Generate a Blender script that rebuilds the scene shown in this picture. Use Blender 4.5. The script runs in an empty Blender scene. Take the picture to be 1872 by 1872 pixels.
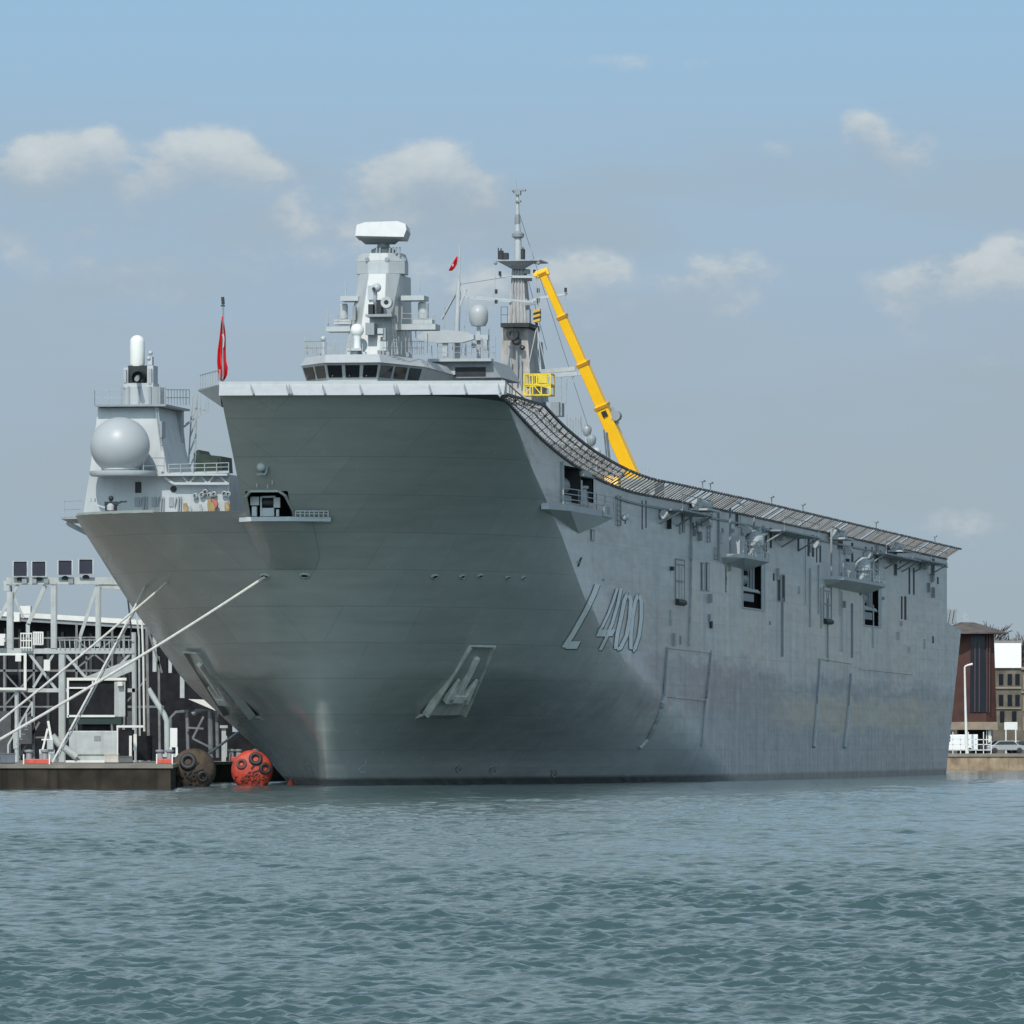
import bpy, bmesh, math, random
import numpy as np
from mathutils import Vector, Matrix
from mathutils.bvhtree import BVHTree
random.seed(7)
C = bpy.context.scene.collection
SC = bpy.context.scene
R = math.radians

# ------------------------------------------------------------------ camera
F = 14900.0            # focal length in photo pixels (photo is 1872 px square)
HOR = 1366.0           # horizon row in the photo
CH = 2.55              # eye height above the water
PITCH = math.atan((HOR - 936.0) / F)
cam_d = bpy.data.cameras.new('camera'); cam = bpy.data.objects.new('camera', cam_d); C.objects.link(cam)
cam.location = (0, 0, CH); cam.rotation_euler = (math.pi/2 + PITCH, 0, 0)
cam_d.sensor_width = 36.0; cam_d.sensor_fit = 'HORIZONTAL'; cam_d.lens = 36.0 * F / 1872.0
cam_d.clip_start = 1.0; cam_d.clip_end = 30000
SC.camera = cam

# ------------------------------------------------------------------ sun, sky, exposure
SUN_EL, SUN_AZ = R(46), R(-14)        # azimuth measured from straight behind the camera; negative = to the left
sdir = Vector((math.sin(SUN_AZ)*math.cos(SUN_EL), -math.cos(SUN_AZ)*math.cos(SUN_EL), math.sin(SUN_EL)))
sun_d = bpy.data.lights.new('sun', 'SUN'); sun = bpy.data.objects.new('sun', sun_d); C.objects.link(sun)
sun_d.energy = 3.3; sun_d.angle = R(0.53); sun_d.color = (1.0, 0.955, 0.89)
sun.rotation_euler = sdir.to_track_quat('Z', 'Y').to_euler(); sun.location = (-60, -40, 90)
SC.view_settings.view_transform = 'Standard'; SC.view_settings.look = 'None'
SC.view_settings.exposure = 0.0; SC.view_settings.gamma = 1.0; SC.view_settings.use_curve_mapping = False
SC.render.engine = 'CYCLES'

def srgb(r, g, b):
    f = lambda c: (c/255/12.92) if c/255 <= .04045 else ((c/255+.055)/1.055)**2.4
    return (f(r), f(g), f(b), 1.0)

def build_world():
    w = bpy.data.worlds.new("World"); SC.world = w; w.use_nodes = True
    nt = w.node_tree; nt.nodes.clear(); N = nt.nodes.new; L = nt.links.new
    out = N('ShaderNodeOutputWorld'); bg = N('ShaderNodeBackground'); L(bg.outputs[0], out.inputs[0])
    sky = N('ShaderNodeTexSky'); sky.sky_type = 'NISHITA'; sky.sun_disc = False
    sky.sun_elevation = SUN_EL; sky.sun_rotation = math.pi - SUN_AZ if False else math.atan2(sdir.x, sdir.y)
    sky.air_density = 1.0; sky.dust_density = 0.6; sky.ozone_density = 1.5
    tc = N('ShaderNodeTexCoord'); sep = N('ShaderNodeSeparateXYZ'); L(tc.outputs['Generated'], sep.inputs[0])
    def val(x):
        n = N('ShaderNodeValue'); n.outputs[0].default_value = x; return n.outputs[0]
    def m(op, a, b=None, c=None, clamp=False):
        n = N('ShaderNodeMath'); n.operation = op; n.use_clamp = clamp
        for i, v in enumerate((a, b, c)):
            if v is None: continue
            if isinstance(v, (int, float)): n.inputs[i].default_value = v
            else: L(v, n.inputs[i])
        return n.outputs[0]
    el = m('ARCSINE', sep.outputs[2])
    az = m('ARCTAN2', sep.outputs[0], sep.outputs[1])
    V = m('MULTIPLY', el, F/1000.0)          # thousands of arc units above the horizon
    U = m('MULTIPLY', az, F/1000.0)
    comb = N('ShaderNodeCombineXYZ'); L(U, comb.inputs[0]); L(m('MULTIPLY', V, 1.5), comb.inputs[1])
    def noise(scale, detail, rough=.55, off=0.0, stretch=1.0):
        mp = N('ShaderNodeMapping'); L(comb.outputs[0], mp.inputs[0])
        mp.inputs['Location'].default_value = (off, off*1.7, off*.3); mp.inputs['Scale'].default_value = (1, stretch, 1)
        n = N('ShaderNodeTexNoise'); n.inputs['Scale'].default_value = scale; n.inputs['Detail'].default_value = detail
        n.inputs['Roughness'].default_value = rough; L(mp.outputs[0], n.inputs['Vector']); return n.outputs['Fac']
    n1 = noise(9.5, 9, .58, 1.3); n2 = noise(2.6, 3, .5, 7.1); n3 = noise(1.6, 3, .5, 3.3, 2.6)
    # clear-sky gradient by elevation
    rp = N('ShaderNodeValToRGB'); L(m('DIVIDE', V, 2.6, clamp=True), rp.inputs[0])
    e = rp.color_ramp.elements
    stops = [(0, (156,174,184)), (.12, (160,177,189)), (.28, (161,181,198)), (.40, (159,185,207)), (.52, (151,188,217)), (.66, (157,186,203)), (1, (163,184,193))]
    e[0].position = 0; e[0].color = srgb(*stops[0][1]); e[1].position = 1; e[1].color = srgb(*stops[-1][1])
    for p, c in stops[1:-1]:
        k = e.new(p); k.color = srgb(*c)
    base = rp.outputs[0]
    def mix(f, a, b):
        n = N('ShaderNodeMix'); n.data_type = 'RGBA'
        if isinstance(f, (int, float)): n.inputs[0].default_value = f
        else: L(f, n.inputs[0])
        for i, v in ((6, a), (7, b)):
            if isinstance(v, tuple): n.inputs[i].default_value = v
            else: L(v, n.inputs[i])
        return n.outputs[2]
    # thin grey veil over the lower half
    veil = m('MULTIPLY', m('SMOOTH_MIN', m('MULTIPLY', m('SUBTRACT', n3, .40), 3.2, clamp=True), 1.0, .1),
             m('SUBTRACT', 1.0, m('MULTIPLY', m('SUBTRACT', V, .95), 3.5, clamp=True), clamp=True))
    base = mix(m('MULTIPLY', veil, .8), base, srgb(161,176,186))
    # separate cumulus tops: (azimuth, elevation, half width, half height, strength)
    cl = [(-810,1082,80,36,.72),(-905,1066,70,34,.62),(-752,1106,30,24,.7),(-622,1066,62,40,.62),(-545,1098,60,30,.72),(-480,1050,60,32,.62),(-690,1030,110,30,.34),(-560,1010,150,30,.40),(-860,1020,130,30,.36),
          (-150,1066,80,36,.66),(-95,1044,75,30,.5),(-250,1040,80,34,.42),(640,1142,36,26,.8),(712,1106,62,26,.62),(480,1105,60,14,.28),
          (118,878,84,30,.75),(-40,846,95,30,.55),(400,876,84,28,.62),(330,862,70,24,.45),(915,878,66,40,1.0),(850,852,120,36,.7),(730,850,60,24,.5),
          (-900,1246,90,10,.3),(260,1262,260,14,.3),(820,420,110,26,.35),(-350,930,190,42,.22),(-750,900,220,46,.24)]
    dens = None; shade = None
    for cx, cy, rx, ry, st in cl:
        rx *= 1.12; ry *= 1.5; cy -= 8; a = m('MULTIPLY_ADD', U, 1000.0/rx, -cx/rx); b = m('MULTIPLY_ADD', V, 1000.0/ry, -cy/ry)
        # flat-bottomed: below the centre the fall-off is wider
        bb = m('MULTIPLY', b, m('MULTIPLY_ADD', m('GREATER_THAN', b, 0.0), .55, .5))
        r2 = m('ADD', m('MULTIPLY', a, a), m('MULTIPLY', bb, bb))
        g = m('MULTIPLY', m('EXPONENT', m('MULTIPLY', r2, -.85)), st)
        sh = m('MULTIPLY', g, b)
        dens = g if dens is None else m('ADD', dens, g)
        shade = sh if shade is None else m('ADD', shade, sh)
    d = m('MULTIPLY', dens, m('MULTIPLY_ADD', m('SUBTRACT', n1, .5), 3.4, 1.0))
    d = m('MULTIPLY', d, m('MULTIPLY_ADD', m('SUBTRACT', n2, .5), 1.2, 1.0))
    a = m('MULTIPLY', m('SUBTRACT', d, .20), 1.9, clamp=True)
    a = m('MULTIPLY', m('MULTIPLY', a, a), m('SUBTRACT', 3.0, m('MULTIPLY', a, 2.0)))
    lit = m('ADD', m('MULTIPLY_ADD', shade, .55, .56), m('MULTIPLY', m('SUBTRACT', n1, .5), 1.5), clamp=True)
    lit = m('MAXIMUM', m('MINIMUM', lit, 1.0), 0.0)
    ccol = mix(lit, srgb(160,174,186), srgb(210,216,216))
    a = m('MULTIPLY', a, m('MULTIPLY_ADD', lit, 1.3, .22, clamp=True)); base = mix(m('MULTIPLY', a, .74), base, ccol)
    # the sky is brighter on the sun's side (behind the camera)
    dt = N('ShaderNodeVectorMath'); dt.operation = 'DOT_PRODUCT'; L(tc.outputs['Generated'], dt.inputs[0]); dt.inputs[1].default_value = tuple(sdir)
    glow = m('MAXIMUM', dt.outputs['Value'], 0.0); glow = m('MULTIPLY_ADD', m('POWER', glow, 2.6), 5.0, 1.0)
    gm = N('ShaderNodeMix'); gm.data_type = 'RGBA'; gm.blend_type = 'MULTIPLY'; gm.inputs[0].default_value = 1
    cg = N('ShaderNodeCombineColor'); [L(glow, cg.inputs[i]) for i in range(3)]
    L(base, gm.inputs[6]); L(cg.outputs[0], gm.inputs[7]); base = gm.outputs[2]
    # higher up hand over to the physical sky
    skyl = N('ShaderNodeMix'); skyl.data_type = 'RGBA'; skyl.blend_type = 'MULTIPLY'; skyl.inputs[0].default_value = 1
    L(sky.outputs[0], skyl.inputs[6]); skyl.inputs[7].default_value = (.13,.13,.13,1)
    up = m('MULTIPLY', m('SUBTRACT', el, .30), 2.5, clamp=True)
    L(mix(up, base, skyl.outputs[2]), bg.inputs[0]); bg.inputs[1].default_value = 1.0
build_world()

# ------------------------------------------------------------------ materials
MATS = {}
def mat(name, col, rough=.55, metal=0.0, var=.12, scale=1.5, bump=0.0, streak=0.0, spec=.5, stain=None):
    if name in MATS: return MATS[name]
    ma = bpy.data.materials.new(name); ma.use_nodes = True; nt = ma.node_tree
    b = nt.nodes['Principled BSDF']; N = nt.nodes.new; L = nt.links.new
    b.inputs['Roughness'].default_value = rough; b.inputs['Metallic'].default_value = metal
    b.inputs['Specular IOR Level'].default_value = spec
    tc = N('ShaderNodeTexCoord')
    n = N('ShaderNodeTexNoise'); n.inputs['Scale'].default_value = scale; n.inputs['Detail'].default_value = 6
    L(tc.outputs['Object'], n.inputs['Vector'])
    rp = N('ShaderNodeValToRGB'); L(n.outputs['Fac'], rp.inputs[0])
    rp.color_ramp.elements[0].position = .3; rp.color_ramp.elements[1].position = .7
    c = Vector(col[:3])
    rp.color_ramp.elements[0].color = (*(c*(1-var)), 1); rp.color_ramp.elements[1].color = (*[min(1, x*(1+var)) for x in c], 1)
    cur = rp.outputs[0]
    if streak > 0 or stain:
        mp = N('ShaderNodeMapping'); mp.inputs['Scale'].default_value = (2.2, 2.2, .10); L(tc.outputs['Object'], mp.inputs[0])
        s = N('ShaderNodeTexNoise'); s.inputs['Scale'].default_value = 1.0; s.inputs['Detail'].default_value = 5
        L(mp.outputs[0], s.inputs['Vector'])
        r2 = N('ShaderNodeValToRGB'); L(s.outputs['Fac'], r2.inputs[0])
        r2.color_ramp.elements[0].position = .5; r2.color_ramp.elements[1].position = .75
        k = N('ShaderNodeMath'); k.operation = 'MULTIPLY'; L(r2.outputs[0], k.inputs[0]); k.inputs[1].default_value = streak
        mx = N('ShaderNodeMix'); mx.data_type = 'RGBA'; L(k.outputs[0], mx.inputs[0]); L(cur, mx.inputs[6])
        mx.inputs[7].default_value = stain or (*(c*.5), 1); cur = mx.outputs[2]
    L(cur, b.inputs['Base Color'])
    if bump > 0:
        bp = N('ShaderNodeBump'); bp.inputs['Strength'].default_value = bump; bp.inputs['Distance'].default_value = .05
        L(n.outputs['Fac'], bp.inputs['Height']); L(bp.outputs[0], b.inputs['Normal'])
    MATS[name] = ma; return ma

# ------------------------------------------------------------------ mesh builder
class MB:
    def __init__(s): s.v = []; s.f = []; s.mi = []; s.m = 0; s.sm = []; s.smooth = False
    def add(s, vs, fs):
        o = len(s.v); s.v += [tuple(x) for x in vs]
        for f in fs: s.f.append([o+i for i in f]); s.mi.append(s.m); s.sm.append(s.smooth)
        return s
    def box(s, a, b):
        x0, y0, z0 = [min(a[i], b[i]) for i in range(3)]; x1, y1, z1 = [max(a[i], b[i]) for i in range(3)]
        return s.add([(x0,y0,z0),(x1,y0,z0),(x1,y1,z0),(x0,y1,z0),(x0,y0,z1),(x1,y0,z1),(x1,y1,z1),(x0,y1,z1)],
              [(0,3,2,1),(4,5,6,7),(0,1,5,4),(1,2,6,5),(2,3,7,6),(3,0,4,7)])
    def hexa(s, bot, top):
        n = len(bot); vs = list(bot)+list(top)
        fs = [tuple(reversed(range(n))), tuple(range(n, 2*n))] + [(i, (i+1) % n, n+(i+1) % n, n+i) for i in range(n)]
        return s.add(vs, fs)
    def bar(s, a, b, w=.1, h=None, up=(0,0,1)):
        a = Vector(a); b = Vector(b); d = (b-a)
        if d.length < 1e-6: return s
        d.normalize(); u = Vector(up)
        if abs(d.dot(u)) > .98: u = Vector((0,1,0))
        x = d.cross(u).normalized(); y = x.cross(d).normalized(); h = h or w
        q = [x*(-w/2)+y*(-h/2), x*(w/2)+y*(-h/2), x*(w/2)+y*(h/2), x*(-w/2)+y*(h/2)]
        return s.hexa([a+p for p in q], [b+p for p in q])
    def tube(s, pts, r, n=8, cap=True):
        pts = [Vector(p) for p in pts]; rr = r if isinstance(r, (list, tuple)) else [r]*len(pts)
        vs = []; prev = None
        for i, p in enumerate(pts):
            d = (pts[min(i+1, len(pts)-1)] - pts[max(i-1, 0)]).normalized()
            if prev is None:
                u = Vector((0,0,1)) if abs(d.z) < .9 else Vector((0,1,0)); x = d.cross(u).normalized()
            else:
                x = (prev - d*prev.dot(d)).normalized()
            prev = x; y = d.cross(x)
            for k in range(n):
                a = 2*math.pi*k/n; vs.append(p + x*math.cos(a)*rr[i] + y*math.sin(a)*rr[i])
        fs = []
        for i in range(len(pts)-1):
            for k in range(n):
                fs.append((i*n+k, i*n+(k+1) % n, (i+1)*n+(k+1) % n, (i+1)*n+k))
        old = s.smooth; s.smooth = n > 6
        s.add(vs, fs); s.smooth = old
        if cap:
            o = len(s.v)-len(vs)
            s.f.append([o+k for k in reversed(range(n))]); s.mi.append(s.m); s.sm.append(False)
            s.f.append([o+(len(pts)-1)*n+k for k in range(n)]); s.mi.append(s.m); s.sm.append(False)
        return s
    def lathe(s, c, prof, n=20, axis=(0,0,1)):
        c = Vector(c); ax = Vector(axis).normalized(); u = Vector((1,0,0)) if abs(ax.x) < .8 else Vector((0,1,0))
        x = (u - ax*u.dot(ax)).normalized(); y = ax.cross(x)
        vs = []
        for r, h in prof:
            for k in range(n):
                a = 2*math.pi*k/n; vs.append(c + ax*h + (x*math.cos(a)+y*math.sin(a))*max(r, 1e-4))
        fs = [(i*n+k, i*n+(k+1) % n, (i+1)*n+(k+1) % n, (i+1)*n+k) for i in range(len(prof)-1) for k in range(n)]
        old = s.smooth; s.smooth = n > 8; s.add(vs, fs); s.smooth = old; return s
    def ball(s, c, r, n=20, sc=(1,1,1)):
        pr = [(r*math.sin(math.pi*i/(n//2)), -r*math.cos(math.pi*i/(n//2))*sc[2]) for i in range(n//2+1)]
        return s.lathe(c, pr, n)
    def build(s, name, ma, parent=None, bevel=0, angle=None):
        me = bpy.data.meshes.new(name); me.from_pydata(s.v, [], s.f)
        for x in (ma if isinstance(ma, (list, tuple)) else [ma]): me.materials.append(x)
        me.polygons.foreach_set('material_index', s.mi); me.polygons.foreach_set('use_smooth', s.sm)
        bm = bmesh.new(); bm.from_mesh(me); bmesh.ops.recalc_face_normals(bm, faces=bm.faces); bm.to_mesh(me); bm.free()
        if any(s.sm): me.set_sharp_from_angle(angle=angle or R(40))
        o = bpy.data.objects.new(name, me); C.objects.link(o)
        if parent: o.parent = parent
        if bevel:
            bv = o.modifiers.new('bevel', 'BEVEL'); bv.width = bevel; bv.segments = 2; bv.limit_method = 'ANGLE'
        return o

def tag(o, label, cat, group=None, kind=None):
    if label: o['label'] = label
    if cat: o['category'] = cat
    if group: o['group'] = group
    if kind: o['kind'] = kind
    return o
def empty(name, loc=(0,0,0), rz=0.0):
    o = bpy.data.objects.new(name, None); C.objects.link(o); o.location = loc; o.rotation_euler = (0,0,rz); o.empty_display_size = .5
    return o
def copy_tree(o, parent=None):
    c = o.copy(); C.objects.link(c); c.parent = parent
    for ch in list(o.children): copy_tree(ch, c)
    return c

# ------------------------------------------------------------------ measuring the photograph
def ray(px, py):
    x, y, z = (px-936.0), (936.0-py), F           # right, up, forward
    cp, sp = math.cos(PITCH), math.sin(PITCH)
    return Vector((x, z*cp - y*sp, z*sp + y*cp)).normalized()
def W(px, py, depth):                              # point at a distance along the view direction on the ground plane
    d = ray(px, py); k = depth/d.y
    return Vector((d.x*k, depth, CH + d.z*k))
TH = math.asin(.1557)
ROOT = Vector((-12.2, 537.0, 0.0))
ROT = Matrix.Rotation(-TH, 3, 'Z'); INV = ROT.transposed()
CL = INV @ (Vector((0,0,CH)) - ROOT)
def S(px, py, s):                                  # ship coordinates (port, aft, up) of a pixel at ship station s
    d = INV @ ray(px, py); k = (s - CL.y)/d.y
    return CL + d*k

# ------------------------------------------------------------------ water
def build_water():
    rng = np.random.default_rng(11)
    core = np.linspace(-.088, .088, 860)
    u = np.concatenate([[-6,-2.5,-1.2,-.6,-.3,-.2,-.15,-.12,-.10], core, [.10,.12,.15,.2,.3,.6,1.2,2.5,6]])
    y = [74.0]
    while y[-1] < 640: y.append(y[-1] + .062*(y[-1]/80)**1.17)
    near = [3, 10, 25, 45, 58, 66, 71]; far = [660, 700, 760, 830, 900, 1100, 1600, 2600, 5000, 9000, 14000]
    y = np.array(near + y + far)
    dy = np.gradient(y); X = y[:, None]*u[None, :]; Y = np.repeat(y[:, None], len(u), 1)
    H = np.zeros_like(X); DX = np.zeros_like(X); DY = np.zeros_like(X)
    wind = R(-112)
    lam = np.concatenate([np.exp(rng.uniform(np.log(.22), np.log(1.0), 60)), np.exp(rng.uniform(np.log(1.1), np.log(3.2), 34)), np.exp(rng.uniform(np.log(3.2), np.log(9), 10))])
    # slow patches where the chop is stronger or weaker
    patch = 1 + .26*np.sin(X*.21+1.1)*np.sin(Y*.052+.4) + .20*np.sin(X*.11-Y*.021+2.2) + .18*np.sin(X*.63+Y*.13)
    patch = np.clip(patch, .35, 1.7)
    for l in lam:
        th = wind + rng.normal(0, .80 if l < 1.1 else .48); k = 2*np.pi/l
        a = .0053*l**.80 if l < 1.0 else .0043*(l**.30)*.80 if l < 3.2 else .0032
        ph = k*(X*np.cos(th) + Y*np.sin(th)) + rng.uniform(0, 6.28)
        # mild phase wander breaks up the regular wave trains
        ph += 1.1*np.sin(X*.37/l**.5 + Y*.11/l**.5 + rng.uniform(0, 6.28)) + .7*np.sin(-X*.23/l**.5 + Y*.31/l**.5 + rng.uniform(0, 6.28))
        att = np.clip((l/(3.0*dy) - .6)/.8, 0, 1)[:, None]
        A = a*att*patch
        H += A*(2.6*(.5+.5*np.cos(ph))**1.7 - 1.1); sn = np.sin(ph)*A*1.0
        DX -= np.cos(th)*sn; DY -= np.sin(th)*sn
    edge = np.clip((.10-np.abs(u))/.012, 0, 1)[None, :]*np.clip((y-60)/14, 0, 1)[:, None]*np.clip((700-y)/60, 0, 1)[:, None]
    H *= edge; X = X + DX*edge; Y = Y + DY*edge
    nr, nc = X.shape
    co = np.stack([X, Y, H], -1).reshape(-1, 3).astype(np.float32)
    i = np.arange(nr*nc).reshape(nr, nc)
    q = np.stack([i[:-1,:-1], i[:-1,1:], i[1:,1:], i[1:,:-1]], -1).reshape(-1, 4).astype(np.int32)
    me = bpy.data.meshes.new('water'); me.vertices.add(len(co)); me.vertices.foreach_set('co', co.ravel())
    me.loops.add(q.size); me.loops.foreach_set('vertex_index', q.ravel()); me.polygons.add(len(q))
    me.polygons.foreach_set('loop_start', np.arange(0, q.size, 4, dtype=np.int32))
    me.polygons.foreach_set('use_smooth', np.ones(len(q), dtype=bool)); me.update(calc_edges=True)
    ma = bpy.data.materials.new('sea_water'); ma.use_nodes = True; nt = ma.node_tree; b = nt.nodes['Principled BSDF']
    b.inputs['Base Color'].default_value = (.046,.083,.083,1); b.inputs['Roughness'].default_value = .06
    b.inputs['IOR'].default_value = 1.333
    N = nt.nodes.new; L = nt.links.new; tc = N('ShaderNodeTexCoord')
    n1 = N('ShaderNodeTexNoise'); n1.inputs['Scale'].default_value = 7; n1.inputs['Detail'].default_value = 6
    L(tc.outputs['Object'], n1.inputs['Vector'])
    bp = N('ShaderNodeBump'); bp.inputs['Strength'].default_value = .9; bp.inputs['Distance'].default_value = .02
    L(n1.outputs['Fac'], bp.inputs['Height']); L(bp.outputs[0], b.inputs['Normal'])
    me.materials.append(ma); o = bpy.data.objects.new('water', me); C.objects.link(o)
    tag(o, 'choppy blue green harbour water filling the foreground', 'water', kind='structure')
build_water()

# ------------------------------------------------------------------ ship paint
def hull_paint():
    ma = bpy.data.materials.new('hull_paint'); ma.use_nodes = True; nt = ma.node_tree; b = nt.nodes['Principled BSDF']
    N = nt.nodes.new; L = nt.links.new; tc = N('ShaderNodeTexCoord'); sep = N('ShaderNodeSeparateXYZ'); L(tc.outputs['Object'], sep.inputs[0])
    def m(op, a, b_=None, c=None, clamp=False):
        n = N('ShaderNodeMath'); n.operation = op; n.use_clamp = clamp
        for i, v in enumerate((a, b_, c)):
            if v is None: continue
            if isinstance(v, (int, float)): n.inputs[i].default_value = v
            else: L(v, n.inputs[i])
        return n.outputs[0]
    def noise(sc, scale, det=5, ro=.55):
        mp = N('ShaderNodeMapping'); mp.inputs['Scale'].default_value = sc; L(tc.outputs['Object'], mp.inputs[0])
        n = N('ShaderNodeTexNoise'); n.inputs['Scale'].default_value = scale; n.inputs['Detail'].default_value = det; n.inputs['Roughness'].default_value = ro
        L(mp.outputs[0], n.inputs['Vector']); return n.outputs['Fac']
    def mix(f, a, c):
        n = N('ShaderNodeMix'); n.data_type = 'RGBA'; L(f, n.inputs[0]); L(a, n.inputs[6])
        if isinstance(c, tuple): n.inputs[7].default_value = c
        else: L(c, n.inputs[7])
        return n.outputs[2]
    big = noise((.05,.05,.25), 1.0, 4); fine = noise((.5,.5,.9), 1.0, 6); strk = noise((.9,.9,.11), 1.0, 7, .62); strk2 = noise((.42,.42,.075), 1.0, 5, .6)
    rp = N('ShaderNodeValToRGB'); L(m('ADD', m('MULTIPLY', big, .6), m('MULTIPLY', fine, .4)), rp.inputs[0])
    rp.color_ramp.elements[0].position = .3; rp.color_ramp.elements[0].color = (.262,.282,.262,1)
    rp.color_ramp.elements[1].position = .7; rp.color_ramp.elements[1].color = (.335,.350,.325,1)
    # weathered streaks and salt grime, with blurred building reflections painted in, aft of the bow
    aft = m('MULTIPLY', m('SUBTRACT', sep.outputs[1], 16.0), .03, clamp=True)
    band = m('MULTIPLY', m('MULTIPLY', m('SUBTRACT', sep.outputs[2], 3.0), .5, clamp=True), m('MULTIPLY', m('SUBTRACT', 19.5, sep.outputs[2]), .16, clamp=True))
    base_c = mix(aft, rp.outputs[0], (.45,.475,.475,1))  # side colour lightened aft of the bow for the sky it reflects
    g = m('MULTIPLY', m('MULTIPLY', m('SUBTRACT', strk, .44), 4.5, clamp=True), m('MULTIPLY', aft, band))
    col = mix(m('MULTIPLY', g, .9), base_c, (.62,.54,.44,1))
    g2 = m('MULTIPLY', m('MULTIPLY', m('SUBTRACT', strk2, .50), 5.0, clamp=True), m('MULTIPLY', aft, band))
    col = mix(m('MULTIPLY', g2, .7), col, (.19,.20,.205,1))
    # shore and water reflections painted into the side: slate low, mauve-brown forward, tan aft
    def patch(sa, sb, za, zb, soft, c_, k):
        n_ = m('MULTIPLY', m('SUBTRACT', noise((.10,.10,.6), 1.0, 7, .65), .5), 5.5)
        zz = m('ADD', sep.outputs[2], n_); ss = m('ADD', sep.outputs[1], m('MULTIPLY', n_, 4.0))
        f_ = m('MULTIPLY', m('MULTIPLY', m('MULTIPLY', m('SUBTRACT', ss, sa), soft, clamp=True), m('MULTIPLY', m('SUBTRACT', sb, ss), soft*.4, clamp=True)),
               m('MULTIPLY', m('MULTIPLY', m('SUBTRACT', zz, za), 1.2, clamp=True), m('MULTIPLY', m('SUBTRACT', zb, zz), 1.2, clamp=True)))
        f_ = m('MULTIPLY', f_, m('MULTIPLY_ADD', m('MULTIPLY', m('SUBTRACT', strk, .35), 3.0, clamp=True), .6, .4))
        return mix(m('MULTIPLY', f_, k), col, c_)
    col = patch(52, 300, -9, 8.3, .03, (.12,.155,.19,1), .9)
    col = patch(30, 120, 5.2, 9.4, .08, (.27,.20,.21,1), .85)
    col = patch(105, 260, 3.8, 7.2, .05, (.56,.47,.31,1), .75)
    pass
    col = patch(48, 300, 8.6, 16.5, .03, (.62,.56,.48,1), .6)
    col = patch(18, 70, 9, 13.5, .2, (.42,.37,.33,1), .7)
    wet = m('MULTIPLY', m('SUBTRACT', .62, sep.outputs[2]), 4.0, clamp=True)
    col = mix(m('MULTIPLY', wet, .9), col, (.02,.024,.024,1))
    bk_ = N('ShaderNodeTexBrick'); cv = N('ShaderNodeCombineXYZ')
    L(m('ADD', sep.outputs[1], m('MULTIPLY', m('ABSOLUTE', sep.outputs[0]), .9)), cv.inputs[0]); L(sep.outputs[2], cv.inputs[1]); L(cv.outputs[0], bk_.inputs['Vector'])
    bk_.inputs['Scale'].default_value = 1.0; bk_.inputs['Brick Width'].default_value = 7.5; bk_.inputs['Row Height'].default_value = 2.35
    bk_.inputs['Mortar Size'].default_value = .035; bk_.inputs['Mortar Smooth'].default_value = .6; bk_.inputs['Bias'].default_value = 0.0
    bk_.inputs['Color1'].default_value = (.945,.945,.95,1); bk_.inputs['Color2'].default_value = (1.04,1.04,1.03,1); bk_.inputs['Mortar'].default_value = (.80,.80,.81,1)
    pm = N('ShaderNodeMix'); pm.data_type = 'RGBA'; pm.blend_type = 'MULTIPLY'; pm.inputs[0].default_value = 1; L(col, pm.inputs[6]); L(bk_.outputs['Color'], pm.inputs[7]); col = pm.outputs[2]
    L(col, b.inputs['Base Color'])
    L(m('ADD', m('MULTIPLY_ADD', fine, .20, .14), m('MULTIPLY', aft, .12)), b.inputs['Roughness'])
    b.inputs['Specular IOR Level'].default_value = .46
    # plate seams: horizontal strakes every 2.4 m and butts, plus slight oil-canning
    wv = N('ShaderNodeTexWave'); wv.wave_type = 'BANDS'; wv.bands_direction = 'Z'; wv.inputs['Scale'].default_value = .131; wv.inputs['Distortion'].default_value = .1
    L(tc.outputs['Object'], wv.inputs['Vector'])
    seam = m('POWER', wv.outputs['Fac'], 40.0)
    hgt = m('ADD', m('MULTIPLY', seam, .0035), m('ADD', m('MULTIPLY', noise((.10,.16,.5), 1.0, 2), .15), m('MULTIPLY', noise((.03,.03,1.1), 1.0, 3), .03)))
    bp = N('ShaderNodeBump'); bp.inputs['Strength'].default_value = .8; bp.inputs['Distance'].default_value = 1.0
    L(hgt, bp.inputs['Height']); L(bp.outputs[0], b.inputs['Normal'])
    return ma
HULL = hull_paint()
GREY = mat('deck_grey_paint', (.40,.43,.435), .5, var=.07, scale=.8, streak=.25)
GREYD = mat('dark_grey_paint', (.24,.265,.275), .5, var=.12, scale=.9, streak=.3)
WHITE = mat('white_paint', (.40,.425,.422), .45, var=.05, streak=.15)
RADOME = mat('radome_white', (.37,.395,.40), .42, var=.03, scale=.6)
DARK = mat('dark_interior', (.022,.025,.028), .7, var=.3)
BLACK = mat('black_rubber', (.02,.02,.02), .6, var=.3)
GLASS = mat('bridge_glass', (.012,.016,.018), .06, var=.1, spec=.6)
STEEL = mat('grey_steel', (.32,.34,.34), .45, metal=.2, var=.2)
NET = mat('weathered_net', (.275,.255,.23), .75, var=.3, scale=2)
NETD = mat('dark_net_frame', (.07,.075,.08), .6, var=.2)
SOOT = mat('sooty_grey', (.36,.335,.31), .6, var=.22, scale=1.2, streak=.6, stain=(.10,.09,.085,1))
YEL = mat('crane_yellow', (.92,.50,.008), .38, var=.05, scale=.7)
YELD = mat('cage_yellow', (.70,.52,.03), .5, var=.2)
RED = mat('flag_red', (.62,.012,.022), .7, var=.1)
ROPE = mat('mooring_rope', (.62,.60,.54), .8, var=.15, scale=6)
DECKG = mat('flight_deck_coating', (.06,.065,.07), .85, var=.2)
GREEN = mat('green_canvas', (.02,.035,.025), .8, var=.3)

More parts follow.
